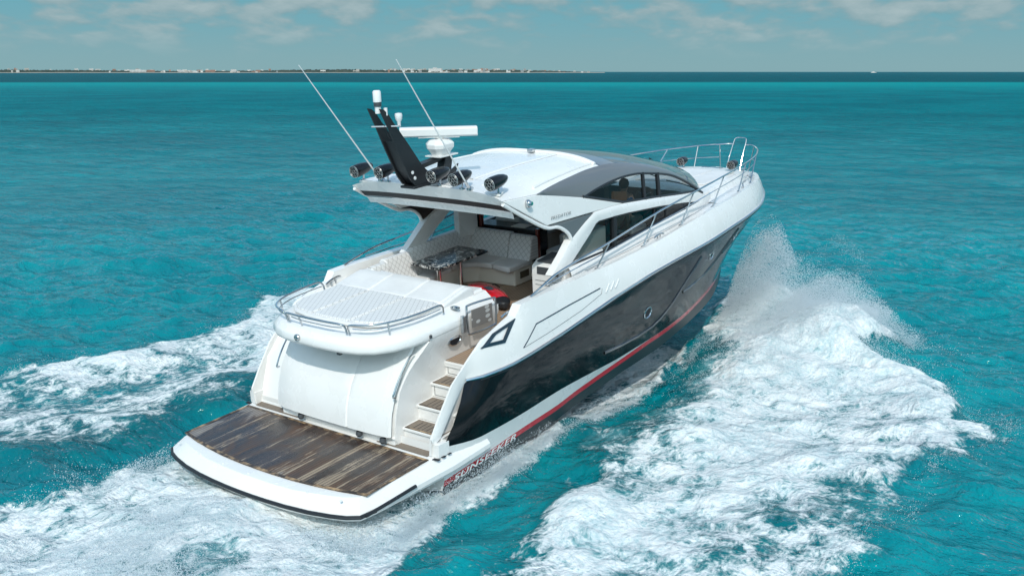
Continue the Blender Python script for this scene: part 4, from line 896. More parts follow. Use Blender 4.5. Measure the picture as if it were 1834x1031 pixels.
# underwater scooter lying on the teak
def scooter():
    R = empty('underwater_scooter'); R.matrix_world = RW @ Matrix.Translation((6.06, .06, .996)) @ Matrix.Rotation(rad(-120), 4, 'Z') @ Matrix.Scale(1.12, 4)
    # body: rows along its length, x forward (nose)
    Ls = [(-.62, .13, .05, .02), (-.60, .19, .10, .0), (-.45, .24, .14, 0), (-.2, .27, .17, 0), (.05, .27, .18, 0), (.25, .24, .18, 0), (.42, .20, .17, 0), (.52, .17, .14, .01)]
    def rws(L): return [[(x, wd * math.cos(t), z0 + .11 + (h * .62 if math.sin(t) > 0 else .10) * math.sin(t)) for t in [2 * math.pi * k / 20 for k in range(20)]] for x, wd, h, z0 in L]
    b = MB(); b.grid(rws(Ls), close=True); b.poly(rws(Ls)[0]); b.build('scooter_body', REDP, R, sub=1)
    b = MB(); b.grid(rws([(.50, .172, .14, .01), (.62, .14, .11, .01), (.70, .09, .07, .02), (.74, .03, .03, .03)]), close=True); b.poly(rws([(.74, .03, .03, .03)])[0]); b.build('scooter_nose', DARKST, R, sub=1)
    MB().prism([(-.08, -.07, .215), (.14, -.05, .215), (.14, .05, .215), (-.08, .07, .215)], (0, 0, .012)).build('scooter_display', NAVY, R, bevel=.01)
    for s in (1, -1): MB().tube(smoothpath([(-.35, .22 * s, .16), (-.3, .25 * s, .17), (-.15, .25 * s, .17), (-.1, .25 * s, .17)], 4), .012, 8).build('scooter_handle', DARKST, R)
    MB().prism([(.22, -.12, .208), (.34, -.02, .208), (.30, .02, .208), (.20, -.07, .208)], (0, 0, .006)).build('scooter_mark', DARKST, R)
    return tag(R, 'red underwater scooter with black nose lying on the cockpit teak', 'sea scooter')
scooter()
def cushion(loc, rot, w_=.42, h_=.42, t_=.16):
    b = MB(); n = 8; rows = []
    for sgn in (1, -1):
        g_ = []
        for i in range(n + 1):
            r_ = []
            for j in range(n + 1):
                u, v = 2 * i / n - 1, 2 * j / n - 1
                d = max(0, (1 - abs(u) ** 3) * (1 - abs(v) ** 3)) ** .5; k = 1 - .06 * (1 - abs(u)) * abs(v) - .06 * (1 - abs(v)) * abs(u)
                r_.append((u * w_ / 2 * k, v * h_ / 2 * k, sgn * d * t_ / 2))
            g_.append(r_)
        b.grid(g_)
    o = b.build('cushion', VIN); o.matrix_world = RW @ Matrix.Translation(loc) @ Matrix.Rotation(rot[2], 4, 'Z') @ Matrix.Rotation(rot[1], 4, 'Y') @ Matrix.Rotation(rot[0], 4, 'X'); return o
for i, (loc, rot, sz, lab) in enumerate([
    ((8.42, 1.36, 2.00), (.1, rad(70), .1), .44, 'pale scatter cushion leaning at the port end of the saloon sofa'),
    ((8.36, 1.12, 1.98), (-.2, rad(75), -.1), .36, 'small flat pale cushion in front of the others on the saloon sofa'),
    ((8.75, 1.18, 2.12), (0, rad(78), .2), .50, 'large upright pale cushion in the middle of the saloon sofa'),
    ((8.60, .80, 1.98), (.3, rad(70), -.3), .40, 'pale cushion tipped sideways near the saloon table'),
    ((8.45, .58, 1.99), (.5, rad(65), .2), .36, 'pale cushion nearest the red door post in the saloon')]):
    tag(cushion(loc, rot, sz, sz), lab, 'cushion', 'scatter cushions in the saloon')

# helmsman ---------------------------------------------------------------------
def skinned(name, verts, edges, radii, m, root=0, sub=2, parent=None):
    me = bpy.data.meshes.new(name); me.from_pydata(verts, edges, []); o = bpy.data.objects.new(name, me); col.objects.link(o); o.parent = parent
    md = o.modifiers.new('skin', 'SKIN'); md.use_smooth_shade = True
    for i, r_ in enumerate(radii): me.skin_vertices[0].data[i].radius = (r_, r_) if not isinstance(r_, tuple) else r_
    for i in range(len(verts)): me.skin_vertices[0].data[i].use_root = (i == root)
    s_ = o.modifiers.new('sub', 'SUBSURF'); s_.levels = sub; s_.render_levels = sub
    me.materials.append(m); return o
PR = RW @ Matrix.Translation((9.12, -1.10, 2.03))
vb = [(0, 0, 0), (.02, 0, .18), (.02, 0, .36), (.03, 0, .50), (.05, 0, .58), (.08, 0, .66), (.09, 0, .74),
      (.02, .19, .47), (.10, .27, .24), (.36, .20, .20), (.52, .12, .30), (.02, -.19, .47), (.10, -.27, .24), (.36, -.20, .20), (.52, -.12, .30),
      (.10, .10, -.01), (.48, .12, .0), (.52, .12, -.40), (.66, .12, -.44), (.10, -.10, -.01), (.48, -.12, .0), (.52, -.12, -.40), (.66, -.12, -.44)]
eb = [(0, 1), (1, 2), (2, 3), (3, 4), (4, 5), (5, 6), (3, 7), (7, 8), (8, 9), (9, 10), (3, 11), (11, 12), (12, 13), (13, 14), (0, 15), (15, 16), (16, 17), (17, 18), (0, 19), (19, 20), (20, 21), (21, 22)]
rb = [(.15, .12), (.15, .11), (.17, .11), (.14, .09), .055, .085, .095, .065, .05, .042, .03, .065, .05, .042, .03, .09, .07, .05, .035, .09, .07, .05, .035]
per = skinned('person', vb, eb, rb, SKIN); per.matrix_world = PR
tag(per, 'helmsman in a blue shirt seated behind the upper starboard window', 'person')
skinned('shirt', [(0, 0, -.02), (.02, 0, .18), (.02, 0, .36), (.03, 0, .49), (.02, .19, .47), (.09, .265, .27), (.02, -.19, .47), (.09, -.265, .27)], [(0, 1), (1, 2), (2, 3), (3, 4), (4, 5), (3, 6), (6, 7)], [(.17, .135), (.168, .128), (.185, .128), (.15, .10), .078, .068, .078, .068], BLUE, parent=per)
skinned('trousers', [(0, 0, -.03), (.10, .10, -.01), (.48, .12, 0), (.52, .12, -.36), (.10, -.10, -.01), (.48, -.12, 0), (.52, -.12, -.36)], [(0, 1), (1, 2), (2, 3), (0, 4), (4, 5), (5, 6)], [(.165, .13), .10, .082, .062, .10, .082, .062], TROU, parent=per)
MB().lathe((.07, 0, .70), (-.12, 0, 1), [(.088, -.03), (.112, .02), (.116, .06), (.095, .12), (.05, .152), (.001, .16)], 16, (.88, 1)).build('hair', HAIR, per)

# ------------------------------------------------------------------ sea
def fft_tile(n, L, spec, seed):
    r = np.random.RandomState(seed)
    k1 = np.fft.fftfreq(n, L / n) * 2 * np.pi
    kx, ky = np.meshgrid(k1, k1, indexing='ij'); k = np.hypot(kx, ky); k[0, 0] = 1e-6
    A = spec(k, kx, ky); A[0, 0] = 0
    H = A * (r.randn(n, n) + 1j * r.randn(n, n))
    h = np.fft.ifft2(H).real; s = h.std(); h /= s
    dx = np.fft.ifft2(1j * kx / k * H).real / s; dy = np.fft.ifft2(1j * ky / k * H).real / s
    return h, dx, dy
def samp(T, L, x, y):
    n = T.shape[0]; u = (x / L * n) % n; v = (y / L * n) % n
    i = np.floor(u).astype(int); j = np.floor(v).astype(int); fu = u - i; fv = v - j
    i %= n; j %= n; i2 = (i + 1) % n; j2 = (j + 1) % n
    return T[i, j] * (1 - fu) * (1 - fv) + T[i2, j] * fu * (1 - fv) + T[i, j2] * (1 - fu) * fv + T[i2, j2] * fu * fv
def wind(kx, ky, k, a, p=4):
    c = (kx * math.cos(a) + ky * math.sin(a)) / k
    return np.abs(c) ** p + 0.12
WA = rad(28)
sp_w = lambda kp, kc, p: (lambda k, kx, ky: np.exp(-0.62 * (kp / k) ** 2) / k ** 1.95 * np.sqrt(wind(kx, ky, k, WA, p)) * np.exp(-(k / kc) ** 2))
W1 = fft_tile(1024, 38.0, sp_w(2.2, 45, 3), 3)
W2 = fft_tile(512, 137.0, sp_w(0.75, 7, 3), 5)
nz = lambda L, k0, b, s, n=512: fft_tile(n, L, lambda k, kx, ky: 1 / (k0 ** 2 + k ** 2) ** (b / 2), s)[0]
F1 = nz(41.0, 1.2, 2.5, 21, 1024)      # foam clumps, metres
F2 = nz(17.0, 4.5, 2.6, 22, 1024)      # foam clumps, decimetres
F3 = nz(63.0, .35, 2.6, 23, 512)
F4 = nz(9.0, 16, 2.6, 24, 1024)

def axis(lo, a, b, hi, st, g):
    m = list(np.arange(a, b, st)); d = st; x = m[-1]; up = []
    while x < hi: d *= g; x += d; up.append(x)
    d = st; x = a; dn = []
    while x > lo: d *= g; x -= d; dn.append(x)
    return np.array(dn[::-1] + m + up)
AX = axis(-600, -5.2, 22.0, 45000, .055, 1.026); AY = axis(-6000, -10.5, 13.0, 45000, .055, 1.026)
nx_, ny_ = len(AX), len(AY)
GX, GY = np.meshgrid(AX, AY, indexing='ij'); sx_ = np.gradient(AX); sy_ = np.gradient(AY)
SP = np.maximum(sx_[:, None], sy_[None, :])
def sdist(poly, x, y):
    P = np.array(poly, float); d = np.full(x.shape, 1e9); inside = np.zeros(x.shape, bool); n = len(P)
    for i in range(n):
        a = P[i]; b_ = P[(i + 1) % n]; e = b_ - a
        t = np.clip(((x - a[0]) * e[0] + (y - a[1]) * e[1]) / (e @ e), 0, 1)
        d = np.minimum(d, np.hypot(x - a[0] - t * e[0], y - a[1] - t * e[1]))
        if abs(b_[1] - a[1]) > 1e-9:
            c = ((a[1] > y) != (b_[1] > y)) & (x < (b_[0] - a[0]) * (y - a[1]) / (b_[1] - a[1]) + a[0]); inside ^= c
    return np.where(inside, d, -d)
ss = lambda v, a, b: (lambda t: t * t * (3 - 2 * t))(np.clip((v - a) / (b - a), 0, 1))
STAR = [(17.2, -.3), (17.9, -1.4), (18.3, -2.8), (17.6, -3.9), (16.0, -4.5), (14.6, -5.6), (13.6, -5.1), (12.4, -6.9), (11, -8.2), (9.1, -9.2), (7.9, -8.0), (5.75, -7.5), (4.3, -7.5), (3.4, -7.3), (2.6, -7.7), (-3, -9.5), (-8, -9), (-8, -4.4), (-2.0, -3.9), (.4, -3.75), (1.4, -3.45), (3.6, -3.0), (5.2, -2.6), (7.1, -2.5), (8.7, -2.1), (11.5, -1.4), (13.3, -1.2), (14.9, -.3)]
PORT = [(11.4, 9.6), (10.9, 10.9), (9, 11.2), (7.9, 10.2), (6.2, 9.1), (4.8, 9.3), (2.9, 9.3), (1.2, 9.6), (-4, 10.8), (-12, 11), (-12, 3.9), (-1.87, 3.55), (.4, 3.75), (2.1, 3.9), (3.9, 3.4), (5.2, 3.0), (6.9, 2.8), (9, 2.5), (13, 1.9), (17, .8), (18, 3), (14, 7)]
STERN = [(1.15, 1.9), (.95, 2.5), (-.4, 3.0), (-2.24, 2.95), (-6, 3.5), (-14, 3.6), (-14, -3.5), (-2, -3.3), (.4, -3.0), (1.4, -2.75), (3, -2.6), (5.5, -2.5), (9, -2.15), (12, -1.5), (12, -.4), (4, 0)]
near = (GX > -16) & (GX < 26) & (GY > -13) & (GY < 16)
x = GX[near]; y = GY[near]
n1 = samp(F1, 41, x, y); n2 = samp(F2, 17, x, y); n3 = samp(F3, 63, x, y); n4 = samp(F4, 9, x, y); n1b = samp(F1, 41, x + 13.3, y + 7.7); n2b = samp(F2, 17, x + 5.1, y + 9.3)
wx_ = x + .34 * n1 + .10 * n2; wy_2 = y + .34 * n1b + .10 * n2b
dS = sdist(STAR, wx_, wy_2); dP = sdist(PORT, wx_, wy_2); dT = sdist(STERN, x + .16 * n1 + .07 * n2, y + .16 * n1b + .07 * n2b)
# starboard sheet: solid on its outer crest, breaking up towards the hull and aft
soft = ss(y + 3.9 + .25 * (x < 2), -.6, .8) * ss(13 - x, 0, 2.5); fS = ss(dS, -.10 - .25 * soft, .72 + 1.1 * soft) * np.clip(.85 + .16 * n1 + .09 * n3 + .14 * ss(x, 9, 13) - .22 * ss(y + 3.9, -.4, 1.4) - .10 * ss(-x, -5, 3), 0, 1.15)
softp = ss(6.3 - y, -.6, 1.2); fP = ss(dP, -.10 - .15 * softp, .6 + 1.1 * softp) * np.clip(.94 + .14 * n1 + .08 * n3 - .27 * ss(-y, -6.0, -3.8), 0, 1.1)
hole = np.exp(-(((x + 1.55) / .75) ** 2 + ((y + 1.15) / .75) ** 2))
hull_gap = ss(x, .2, 2.0)
fT = ss(dT, -.06, .30) * np.clip(.93 + .10 * n1 - .50 * hole - hull_gap * .16, 0, 1.1)
rim = np.exp(-((dS - .35) / .35) ** 2) * (x < 15)
fS = np.clip(fS + .06 * rim, 0, 1.1)
foam = np.maximum(np.maximum(fS, fP), fT)
aer = np.maximum(np.maximum(ss(dS, -.5, 1.6), ss(dP, -.6, 1.8) * .9), ss(dT, -.4, .8))
aer = np.clip(aer * (.75 + .2 * n1), 0, 1)
# relief of the wake
h = np.zeros_like(x)
bil = lambda n: 1 - np.abs(n) * 1.1
h += foam * (.055 * n1 + .032 * bil(n2) + .010 * bil(n4) + .006 * n4 + .03)
crestS = np.exp(-((dS - .9) / .9) ** 2) * (ss(x, -2, 6)) * (.15 + .05 * n1) * ss(20 - x, 0, 3)
crestP = np.exp(-((dP - 1.0) / .9) ** 2) * .15
bow = .85 * np.exp(-(((x - 15.3) / 1.25) ** 2 + ((y + 1.95) / .75) ** 2)) + .34 * np.exp(-(((x - 14.2) / 1.4) ** 2 + ((y + 3.8) / 1.1) ** 2)) + .32 * np.exp(-(((x - 11.5) / 2.2) ** 2 + ((y + 3.9) / 1.5) ** 2))
bowp = .6 * np.exp(-(((x - 15.6) / 1.8) ** 2 + ((y - 2.6) / 1.1) ** 2))
ster = .20 * np.exp(-(((x + 1.7) / 1.35) ** 2 + (np.abs(y / 2.3)) ** 4)) * (1 + .5 * n1) - .16 * hole
tro = -.16 * np.exp(-((y + 2.75) / .55) ** 2) * ss(x, -1, 2) * ss(14 - x, 0, 4) - .16 * np.exp(-((y - 3.3) / .6) ** 2) * ss(x + 4, 0, 4) * ss(12 - x, 0, 4)
h += crestS + crestP + bow * (1 + .25 * n1) + bowp + ster + tro
calm = 1 - .65 * ss(foam, .1, .7)
ZF = np.zeros_like(GX); FO = np.zeros_like(GX); AE = np.zeros_like(GX); CA = np.ones_like(GX)
ZF[near] = h; FO[near] = foam; AE[near] = aer; CA[near] = calm
a1 = np.clip(1.4 - SP / .55, 0, 1) * CA; a2 = np.clip(1.4 - SP / 3.5, 0, 1) * (0.5 + .5 * CA)
z = ZF + .058 * a1 * samp(W1[0], 38, GX, GY) + .060 * a2 * samp(W2[0], 137, GX, GY)
X2 = GX + .032 * a1 * samp(W1[1], 38, GX, GY) + .03 * a2 * samp(W2[1], 137, GX, GY)
Y2 = GY + .032 * a1 * samp(W1[2], 38, GX, GY) + .03 * a2 * samp(W2[2], 137, GX, GY)
# keep the water below the platform and inside the hull
inh = ss(x, -.2, .5) * ss(16.2 - x, 0, 1) * ss(np.interp(x, [0, 9, 12, 14, 16], [1.95, 1.85, 1.3, .8, .1]) - np.abs(y), -.05, .15)
tmp = z[near]; lim = np.interp(x, [-1, .3, 2, 16], [.12, .04, -.1, -.1]); tmp = tmp * (1 - inh) + np.minimum(tmp, lim) * inh; z[near] = tmp
me = bpy.data.meshes.new('sea'); nv = nx_ * ny_
co = np.empty((nv, 3), np.float32); co[:, 0] = X2.ravel(); co[:, 1] = Y2.ravel(); co[:, 2] = z.ravel()
idx = np.arange(nv).reshape(nx_, ny_); q = np.stack([idx[:-1, :-1], idx[1:, :-1], idx[1:, 1:], idx[:-1, 1:]], -1).reshape(-1, 4)
me.vertices.add(nv); me.vertices.foreach_set('co', co.ravel())
me.loops.add(q.size); me.loops.foreach_set('vertex_index', q.ravel().astype(np.int32))
me.polygons.add(len(q)); me.polygons.foreach_set('loop_start', np.arange(0, q.size, 4, dtype=np.int32)); me.polygons.foreach_set('loop_total', np.full(len(q), 4, np.int32))
me.update(); me.shade_smooth()
for nm, arr in (('foam', FO), ('aerated', AE)):
    at = me.attributes.new(nm, 'FLOAT', 'POINT'); at.data.foreach_set('value', arr.ravel().astype(np.float32))
sea = bpy.data.objects.new('water', me); col.objects.link(sea); sea['kind'] = 'structure'

m = bpy.data.materials.new('sea_water'); m.use_nodes = True; t = m.node_tree; b = t.nodes['Principled BSDF']
geo = N(t, 'ShaderNodeNewGeometry'); P_ = geo.outputs['Position']
sp_ = N(t, 'ShaderNodeSeparateXYZ'); t.links.new(P_, sp_.inputs[0])
flat = N(t, 'ShaderNodeCombineXYZ'); t.links.new(sp_.outputs[0], flat.inputs[0]); t.links.new(sp_.outputs[1], flat.inputs[1]); FV = flat.outputs[0]
vd = N(t, 'ShaderNodeVectorMath', operation='LENGTH'); t.links.new(FV, vd.inputs[0]); dist = vd.outputs['Value']
rot = mapping(t, FV, (1, 1, 1), (0, 0, -rad(36)))           # x now runs offshore
rs = N(t, 'ShaderNodeSeparateXYZ'); t.links.new(rot, rs.inputs[0])
off = math_(t, 'ADD', rs.outputs[0], math_(t, 'MULTIPLY', noise(t, FV, .004, 3), 130))
shoal = maprange(t, off, 640, 730)
lightb = math_(t, 'MULTIPLY', maprange(t, off, 330, 600), math_(t, 'SUBTRACT', 1.0, shoal))
pat = noise(t, mapping(t, FV, (.05, .05, 1)), 1.0, 4, .6)
near_c = mixc(t, maprange(t, pat, .35, .65), (0.0, .176, .206), (0.0, .234, .260))
near_c = mixc(t, maprange(t, noise(t, FV, .9, 4, .65), .38, .62), near_c, mixc(t, 1.0, near_c, (.80, .84, .88), 'MULTIPLY'))
c = mixc(t, lightb, near_c, (0.0, .31, .315)); c = mixc(t, shoal, c, (0.0, .098, .120))
fa = N(t, 'ShaderNodeAttribute'); fa.attribute_name = 'foam'; aa = N(t, 'ShaderNodeAttribute'); aa.attribute_name = 'aerated'
warp = N(t, 'ShaderNodeVectorMath', operation='ADD')
nz_ = N(t, 'ShaderNodeTexNoise'); t.links.new(P_, nz_.inputs['Vector']); nz_.inputs['Scale'].default_value = 1.1; nz_.inputs['Detail'].default_value = 4
scl = N(t, 'ShaderNodeVectorMath', operation='SCALE'); t.links.new(nz_.outputs['Color'], scl.inputs[0]); scl.inputs['Scale'].default_value = .75
t.links.new(mapping(t, P_, (1.0, 1.35, 1.0), (0, 0, rad(20))), warp.inputs[0]); t.links.new(scl.outputs[0], warp.inputs[1]); WV = warp.outputs[0]
def voro(scale, feat='SMOOTH_F1'):
    v = N(t, 'ShaderNodeTexVoronoi', feature=feat); t.links.new(WV, v.inputs['Vector']); v.inputs['Scale'].default_value = scale
    if feat == 'SMOOTH_F1': v.inputs['Smoothness'].default_value = .35
    return v.outputs['Distance']
v1 = voro(3.4); v2 = voro(9.5); fn1 = noise(t, WV, 1.5, 9, .70); fn2 = noise(t, WV, 13, 6, .72)
cell = math_(t, 'ADD', math_(t, 'MULTIPLY', v1, .55), math_(t, 'MULTIPLY', v2, .30))          # 0 in blob centres .. holes between strands
cut = math_(t, 'ADD', fa.outputs['Fac'], math_(t, 'MULTIPLY', math_(t, 'SUBTRACT', fn1, .5), 1.55))
cut = math_(t, 'ADD', cut, math_(t, 'MULTIPLY', math_(t, 'SUBTRACT', cell, .42), .70))
cut = math_(t, 'ADD', cut, math_(t, 'MULTIPLY', math_(t, 'SUBTRACT', fn2, .5), .75))
presence = maprange(t, fa.outputs['Fac'], .03, .22)
foamm = math_(t, 'MULTIPLY', maprange(t, cut, .38, .78), presence)
aerm = math_(t, 'MULTIPLY', maprange(t, math_(t, 'ADD', aa.outputs['Fac'], math_(t, 'MULTIPLY', math_(t, 'SUBTRACT', fn1, .5), 1.2)), .45, 1.25), .75)
ht = math_(t, 'ADD', math_(t, 'MULTIPLY', fn2, .5), math_(t, 'MULTIPLY', v2, .6))
dk = mixc(t, maprange(t, aa.outputs['Fac'], .0, .5), c, mixc(t, 1.0, c, (1.0, .62, .62), 'MULTIPLY'))
c2 = mixc(t, aerm, dk, (.30, .52, .545))
fc_ = mixc(t, maprange(t, math_(t, 'ADD', math_(t, 'MULTIPLY', fn2, .5), math_(t, 'MULTIPLY', fn1, .5)), .38, .60), (.42, .54, .56), (.72, .73, .72))  # foam shading put into the colour: duller aerated tone mixed with white
c3 = mixc(t, foamm, c2, fc_)
t.links.new(c3, b.inputs['Base Color'])
rgh = math_(t, 'ADD', math_(t, 'MULTIPLY', foamm, .55), maprange(t, dist, 20, 400, .07, .30, False))
t.links.new(rgh, b.inputs['Roughness']); b.inputs['IOR'].default_value = 1.333
t.links.new(math_(t, 'MULTIPLY', math_(t, 'SUBTRACT', 1.0, foamm), maprange(t, dist, 15, 160, .46, .14)), b.inputs['Specular IOR Level'])
# ripples at three scales, each fading with distance before it turns to noise
rv = mapping(t, FV, (1, .55, 1), (0, 0, -WA))
r1 = noise(t, rv, 5.5, 4, .6, .3); r2 = noise(t, rv, 1.7, 5, .66, .4); r3 = noise(t, rv, .40, 6, .66, .3)
hgt = math_(t, 'ADD', math_(t, 'MULTIPLY', r1, maprange(t, dist, 10, 70, .018, 0)), math_(t, 'MULTIPLY', r2, maprange(t, dist, 30, 500, .24, .34)))
hgt = math_(t, 'ADD', hgt, math_(t, 'MULTIPLY', r3, maprange(t, dist, 15, 150, .25, 2.6)))
hgt = math_(t, 'MULTIPLY', hgt, math_(t, 'SUBTRACT', 1.0, math_(t, 'MULTIPLY', aa.outputs['Fac'], .8, True)))
hf = math_(t, 'MULTIPLY', presence, math_(t, 'ADD', math_(t, 'ADD', math_(t, 'MULTIPLY', noise(t, WV, 7, 2, .5), .035), math_(t, 'MULTIPLY', v2, -.012)), math_(t, 'MULTIPLY', v1, -.04)))
hgt = math_(t, 'ADD', hgt, hf)
bn = N(t, 'ShaderNodeBump'); bn.inputs['Strength'].default_value = 1.0; bn.inputs['Distance'].default_value = 1.0
t.links.new(hgt, bn.inputs['Height']); t.links.new(bn.outputs[0], b.inputs['Normal'])
dfs = N(t, 'ShaderNodeBsdfDiffuse'); t.links.new(c3, dfs.inputs['Color']); t.links.new(bn.outputs[0], dfs.inputs['Normal'])
gls = N(t, 'ShaderNodeBsdfGlossy'); t.links.new(maprange(t, dist, 20, 300, .06, .22, False), gls.inputs['Roughness']); t.links.new(bn.outputs[0], gls.inputs['Normal'])
frs = N(t, 'ShaderNodeFresnel'); frs.inputs[0].default_value = 1.333; t.links.new(bn.outputs[0], frs.inputs['Normal'])
ff = math_(t, 'MINIMUM', math_(t, 'MULTIPLY', frs.outputs[0], math_(t, 'MULTIPLY', maprange(t, dist, 20, 200, .85, .30), math_(t, 'SUBTRACT', 1.0, math_(t, 'MULTIPLY', foamm, .95)))), .55)
mxs = N(t, 'ShaderNodeMixShader'); t.links.new(ff, mxs.inputs[0]); t.links.new(dfs.outputs[0], mxs.inputs[1]); t.links.new(gls.outputs[0], mxs.inputs[2])
t.links.new(mxs.outputs[0], t.nodes['Material Output'].inputs[0]); t.nodes.remove(b)
me.materials.append(m)

# ------------------------------------------------------------------ spray
def droplets(P, R, name, m_):
    n = len(P); r_ = R[:, None]
    base = np.array([[1, 1, 1], [-1, -1, 1], [-1, 1, -1], [1, -1, -1]], float) * .75
    ang = rng.rand(n, 3) * 6.28
    ca, sa = np.cos(ang), np.sin(ang); o3 = np.zeros(n)
    Rz = np.stack([ca[:, 0], -sa[:, 0], o3, sa[:, 0], ca[:, 0], o3, o3, o3, o3 + 1], 1).reshape(n, 3, 3)
    Rx = np.stack([o3 + 1, o3, o3, o3, ca[:, 1], -sa[:, 1], o3, sa[:, 1], ca[:, 1]], 1).reshape(n, 3, 3)
    Q = np.einsum('nij,njk->nik', Rz, Rx); V_ = np.einsum('nij,kj->nki', Q, base) * r_[:, None] + P[:, None, :]
    F = np.array([[0, 1, 2], [0, 3, 1], [0, 2, 3], [1, 3, 2]]); faces = (F[None] + (np.arange(n) * 4)[:, None, None]).reshape(-1, 3)
    me = bpy.data.meshes.new(name); me.vertices.add(n * 4); me.vertices.foreach_set('co', V_.astype(np.float32).ravel())
    me.loops.add(faces.size); me.loops.foreach_set('vertex_index', faces.ravel().astype(np.int32))
    me.polygons.add(len(faces)); me.polygons.foreach_set('loop_start', np.arange(0, faces.size, 3, dtype=np.int32)); me.polygons.foreach_set('loop_total', np.full(len(faces), 3, np.int32))
    me.update(); me.shade_smooth(); me.materials.append(m_)
    o = bpy.data.objects.new(name, me); col.objects.link(o); o['kind'] = 'stuff'; return o
SPR = bpy.data.materials.new('spray_drops'); SPR.use_nodes = True; t = SPR.node_tree; t.nodes.clear()
df = N(t, 'ShaderNodeBsdfDiffuse'); df.inputs[0].default_value = (.93, .975, .995, 1); tl = N(t, 'ShaderNodeBsdfTranslucent'); tl.inputs[0].default_value = (.93, .975, .995, 1)
mx = N(t, 'ShaderNodeMixShader'); mx.inputs[0].default_value = .6; t.links.new(df.outputs[0], mx.inputs[1]); t.links.new(tl.outputs[0], mx.inputs[2])
mo = N(t, 'ShaderNodeOutputMaterial'); trn = N(t, 'ShaderNodeBsdfTransparent'); mx2 = N(t, 'ShaderNodeMixShader'); mx2.inputs[0].default_value = .35; t.links.new(mx.outputs[0], mx2.inputs[1]); t.links.new(trn.outputs[0], mx2.inputs[2]); t.links.new(mx2.outputs[0], mo.inputs[0])
def ground(px, py): return samp(ZF_i, 1, px, py)
def zsurf(px, py):
    i = np.clip(np.searchsorted(AX, px), 0, nx_ - 1); j = np.clip(np.searchsorted(AY, py), 0, ny_ - 1); return z[i, j]
def lobe(n, cx_, cy_, sx, sy, top, pw, rot_=0, rmin=.006, rmax=.022, clump=1.0):
    a = rng.randn(n) * sx; c_ = rng.randn(n) * sy; X = cx_ + a * math.cos(rot_) - c_ * math.sin(rot_); Yv = cy_ + a * math.sin(rot_) + c_ * math.cos(rot_)
    tp = top * np.exp(-.5 * ((a / sx / 1.3) ** 2 + (c_ / sy / 1.3) ** 2))
    u = rng.rand(n) ** pw; Zv = zsurf(X, Yv) + u * tp
    # clump with noise
    k = samp(F2, 17, X + Zv * .7, Yv + Zv * 1.3) * .6 + samp(F1, 41, X * 1.5 + Zv * 2, Yv * 1.5 - Zv) * .6
    keep = rng.rand(n) < 1 / (1 + np.exp(-2.2 * (k * clump + .15)))
    r_ = (rmin + (rmax - rmin) * rng.rand(n) ** 4) * .55
    return np.stack([X, Yv, Zv], 1)[keep], r_[keep]
L = []
L.append(lobe(95000, 15.0, -1.65, .70, .40, 1.95, 1.4, -.25, .007, .026))     # tall plume close to the bow
L.append(lobe(42900, 15.6, -2.9, 1.0, .75, 1.25, 1.4, 0, .006, .022))
L.append(lobe(39000, 15.9, -3.3, .95, .55, 2.15, .75, 0, .006, .016, 1.6))   # fine veil thrown outward
L.append(lobe(53040, 14.4, -3.9, 1.1, .85, .85, 1.3, 0, .006, .024))
L.append(lobe(31200, 13.4, -2.9, 1.3, .8, .65, 1.3, 0, .006, .022))
L.append(lobe(23400, 14.3, -5.2, .45, .40, .55, 1.2, 0, .006, .02, 1.6))
L.append(lobe(41600, 11.6, -4.2, 1.8, 1.3, .35, 1.5, 0, .006, .02, 1.4))
L.append(lobe(23400, 15.2, 2.4, 1.2, .5, 1.4, 1.4, 0, .006, .02))
# fringe along the edge of the starboard sheet and the stern wash
def fringe(poly, n, spread, top, r0=.005, r1=.018, i0=0, i1=None, wk=.30):
    P = np.array(poly, float); P = P[i0:i1]; seg = np.hypot(*(P[1:] - P[:-1]).T); cs = np.concatenate([[0], np.cumsum(seg)])
    s_ = rng.rand(n) * cs[-1]; k = samp(F1, 41, s_ * .9, s_ * 0 + 3.3); keep = rng.rand(n) < 1 / (1 + np.exp(-3 * k)); s_ = s_[keep]
    X = np.interp(s_, cs, P[:, 0]) + rng.randn(len(s_)) * spread; Yv = np.interp(s_, cs, P[:, 1]) + rng.randn(len(s_)) * spread
    X -= wk * samp(F1, 41, X, Yv); Yv -= wk * samp(F1, 41, X + 13.3, Yv + 7.7)
    Zv = zsurf(X, Yv) + rng.rand(len(s_)) ** 2.5 * top
    return np.stack([X, Yv, Zv], 1), (r0 + (r1 - r0) * rng.rand(len(s_)) ** 4) * .55
L.append(fringe(STAR, 15000, .09, .24, i0=4, i1=17, wk=.34)); L.append(fringe(PORT, 6000, .07, .24, i0=0, i1=9, wk=.34)); L.append(fringe(STERN, 14000, .08, .22, i0=0, i1=6, wk=.15))
hullside = [(13.6, -1.15), (12, -1.65), (10, -2.02), (8, -2.2), (6, -2.27), (4, -2.3), (2.2, -2.32), (1.0, -2.45), (.3, -2.6)]
L.append(fringe(hullside, 60000, .06, .36, wk=.05)); L.append(fringe([(4.2, -2.28), (3, -2.3), (2.2, -2.32), (1.2, -2.4), (.3, -2.5), (-.6, -2.7)], 60000, .09, .50, wk=.05))
L.append(lobe(60000, -1.7, .9, .75, 1.5, .42, 1.6, 0, .005, .020, 1.3)); L.append(lobe(41600, -2.3, -1.6, 1.0, 1.3, .35, 1.6, 0, .005, .018, 1.3))
L.append(lobe(12000, .2, 2.2, .5, .25, .3, 1.3)); L.append(lobe(18200, .0, -1.9, .6, .4, .22, 1.3))
PP = np.concatenate([a for a, c_ in L]); RR = np.concatenate([c_ for a, c_ in L])
ok = ~((PP[:, 0] > -.25) & (PP[:, 0] < 2.4) & (np.abs(PP[:, 1]) < 2.2) & (PP[:, 2] > .05))
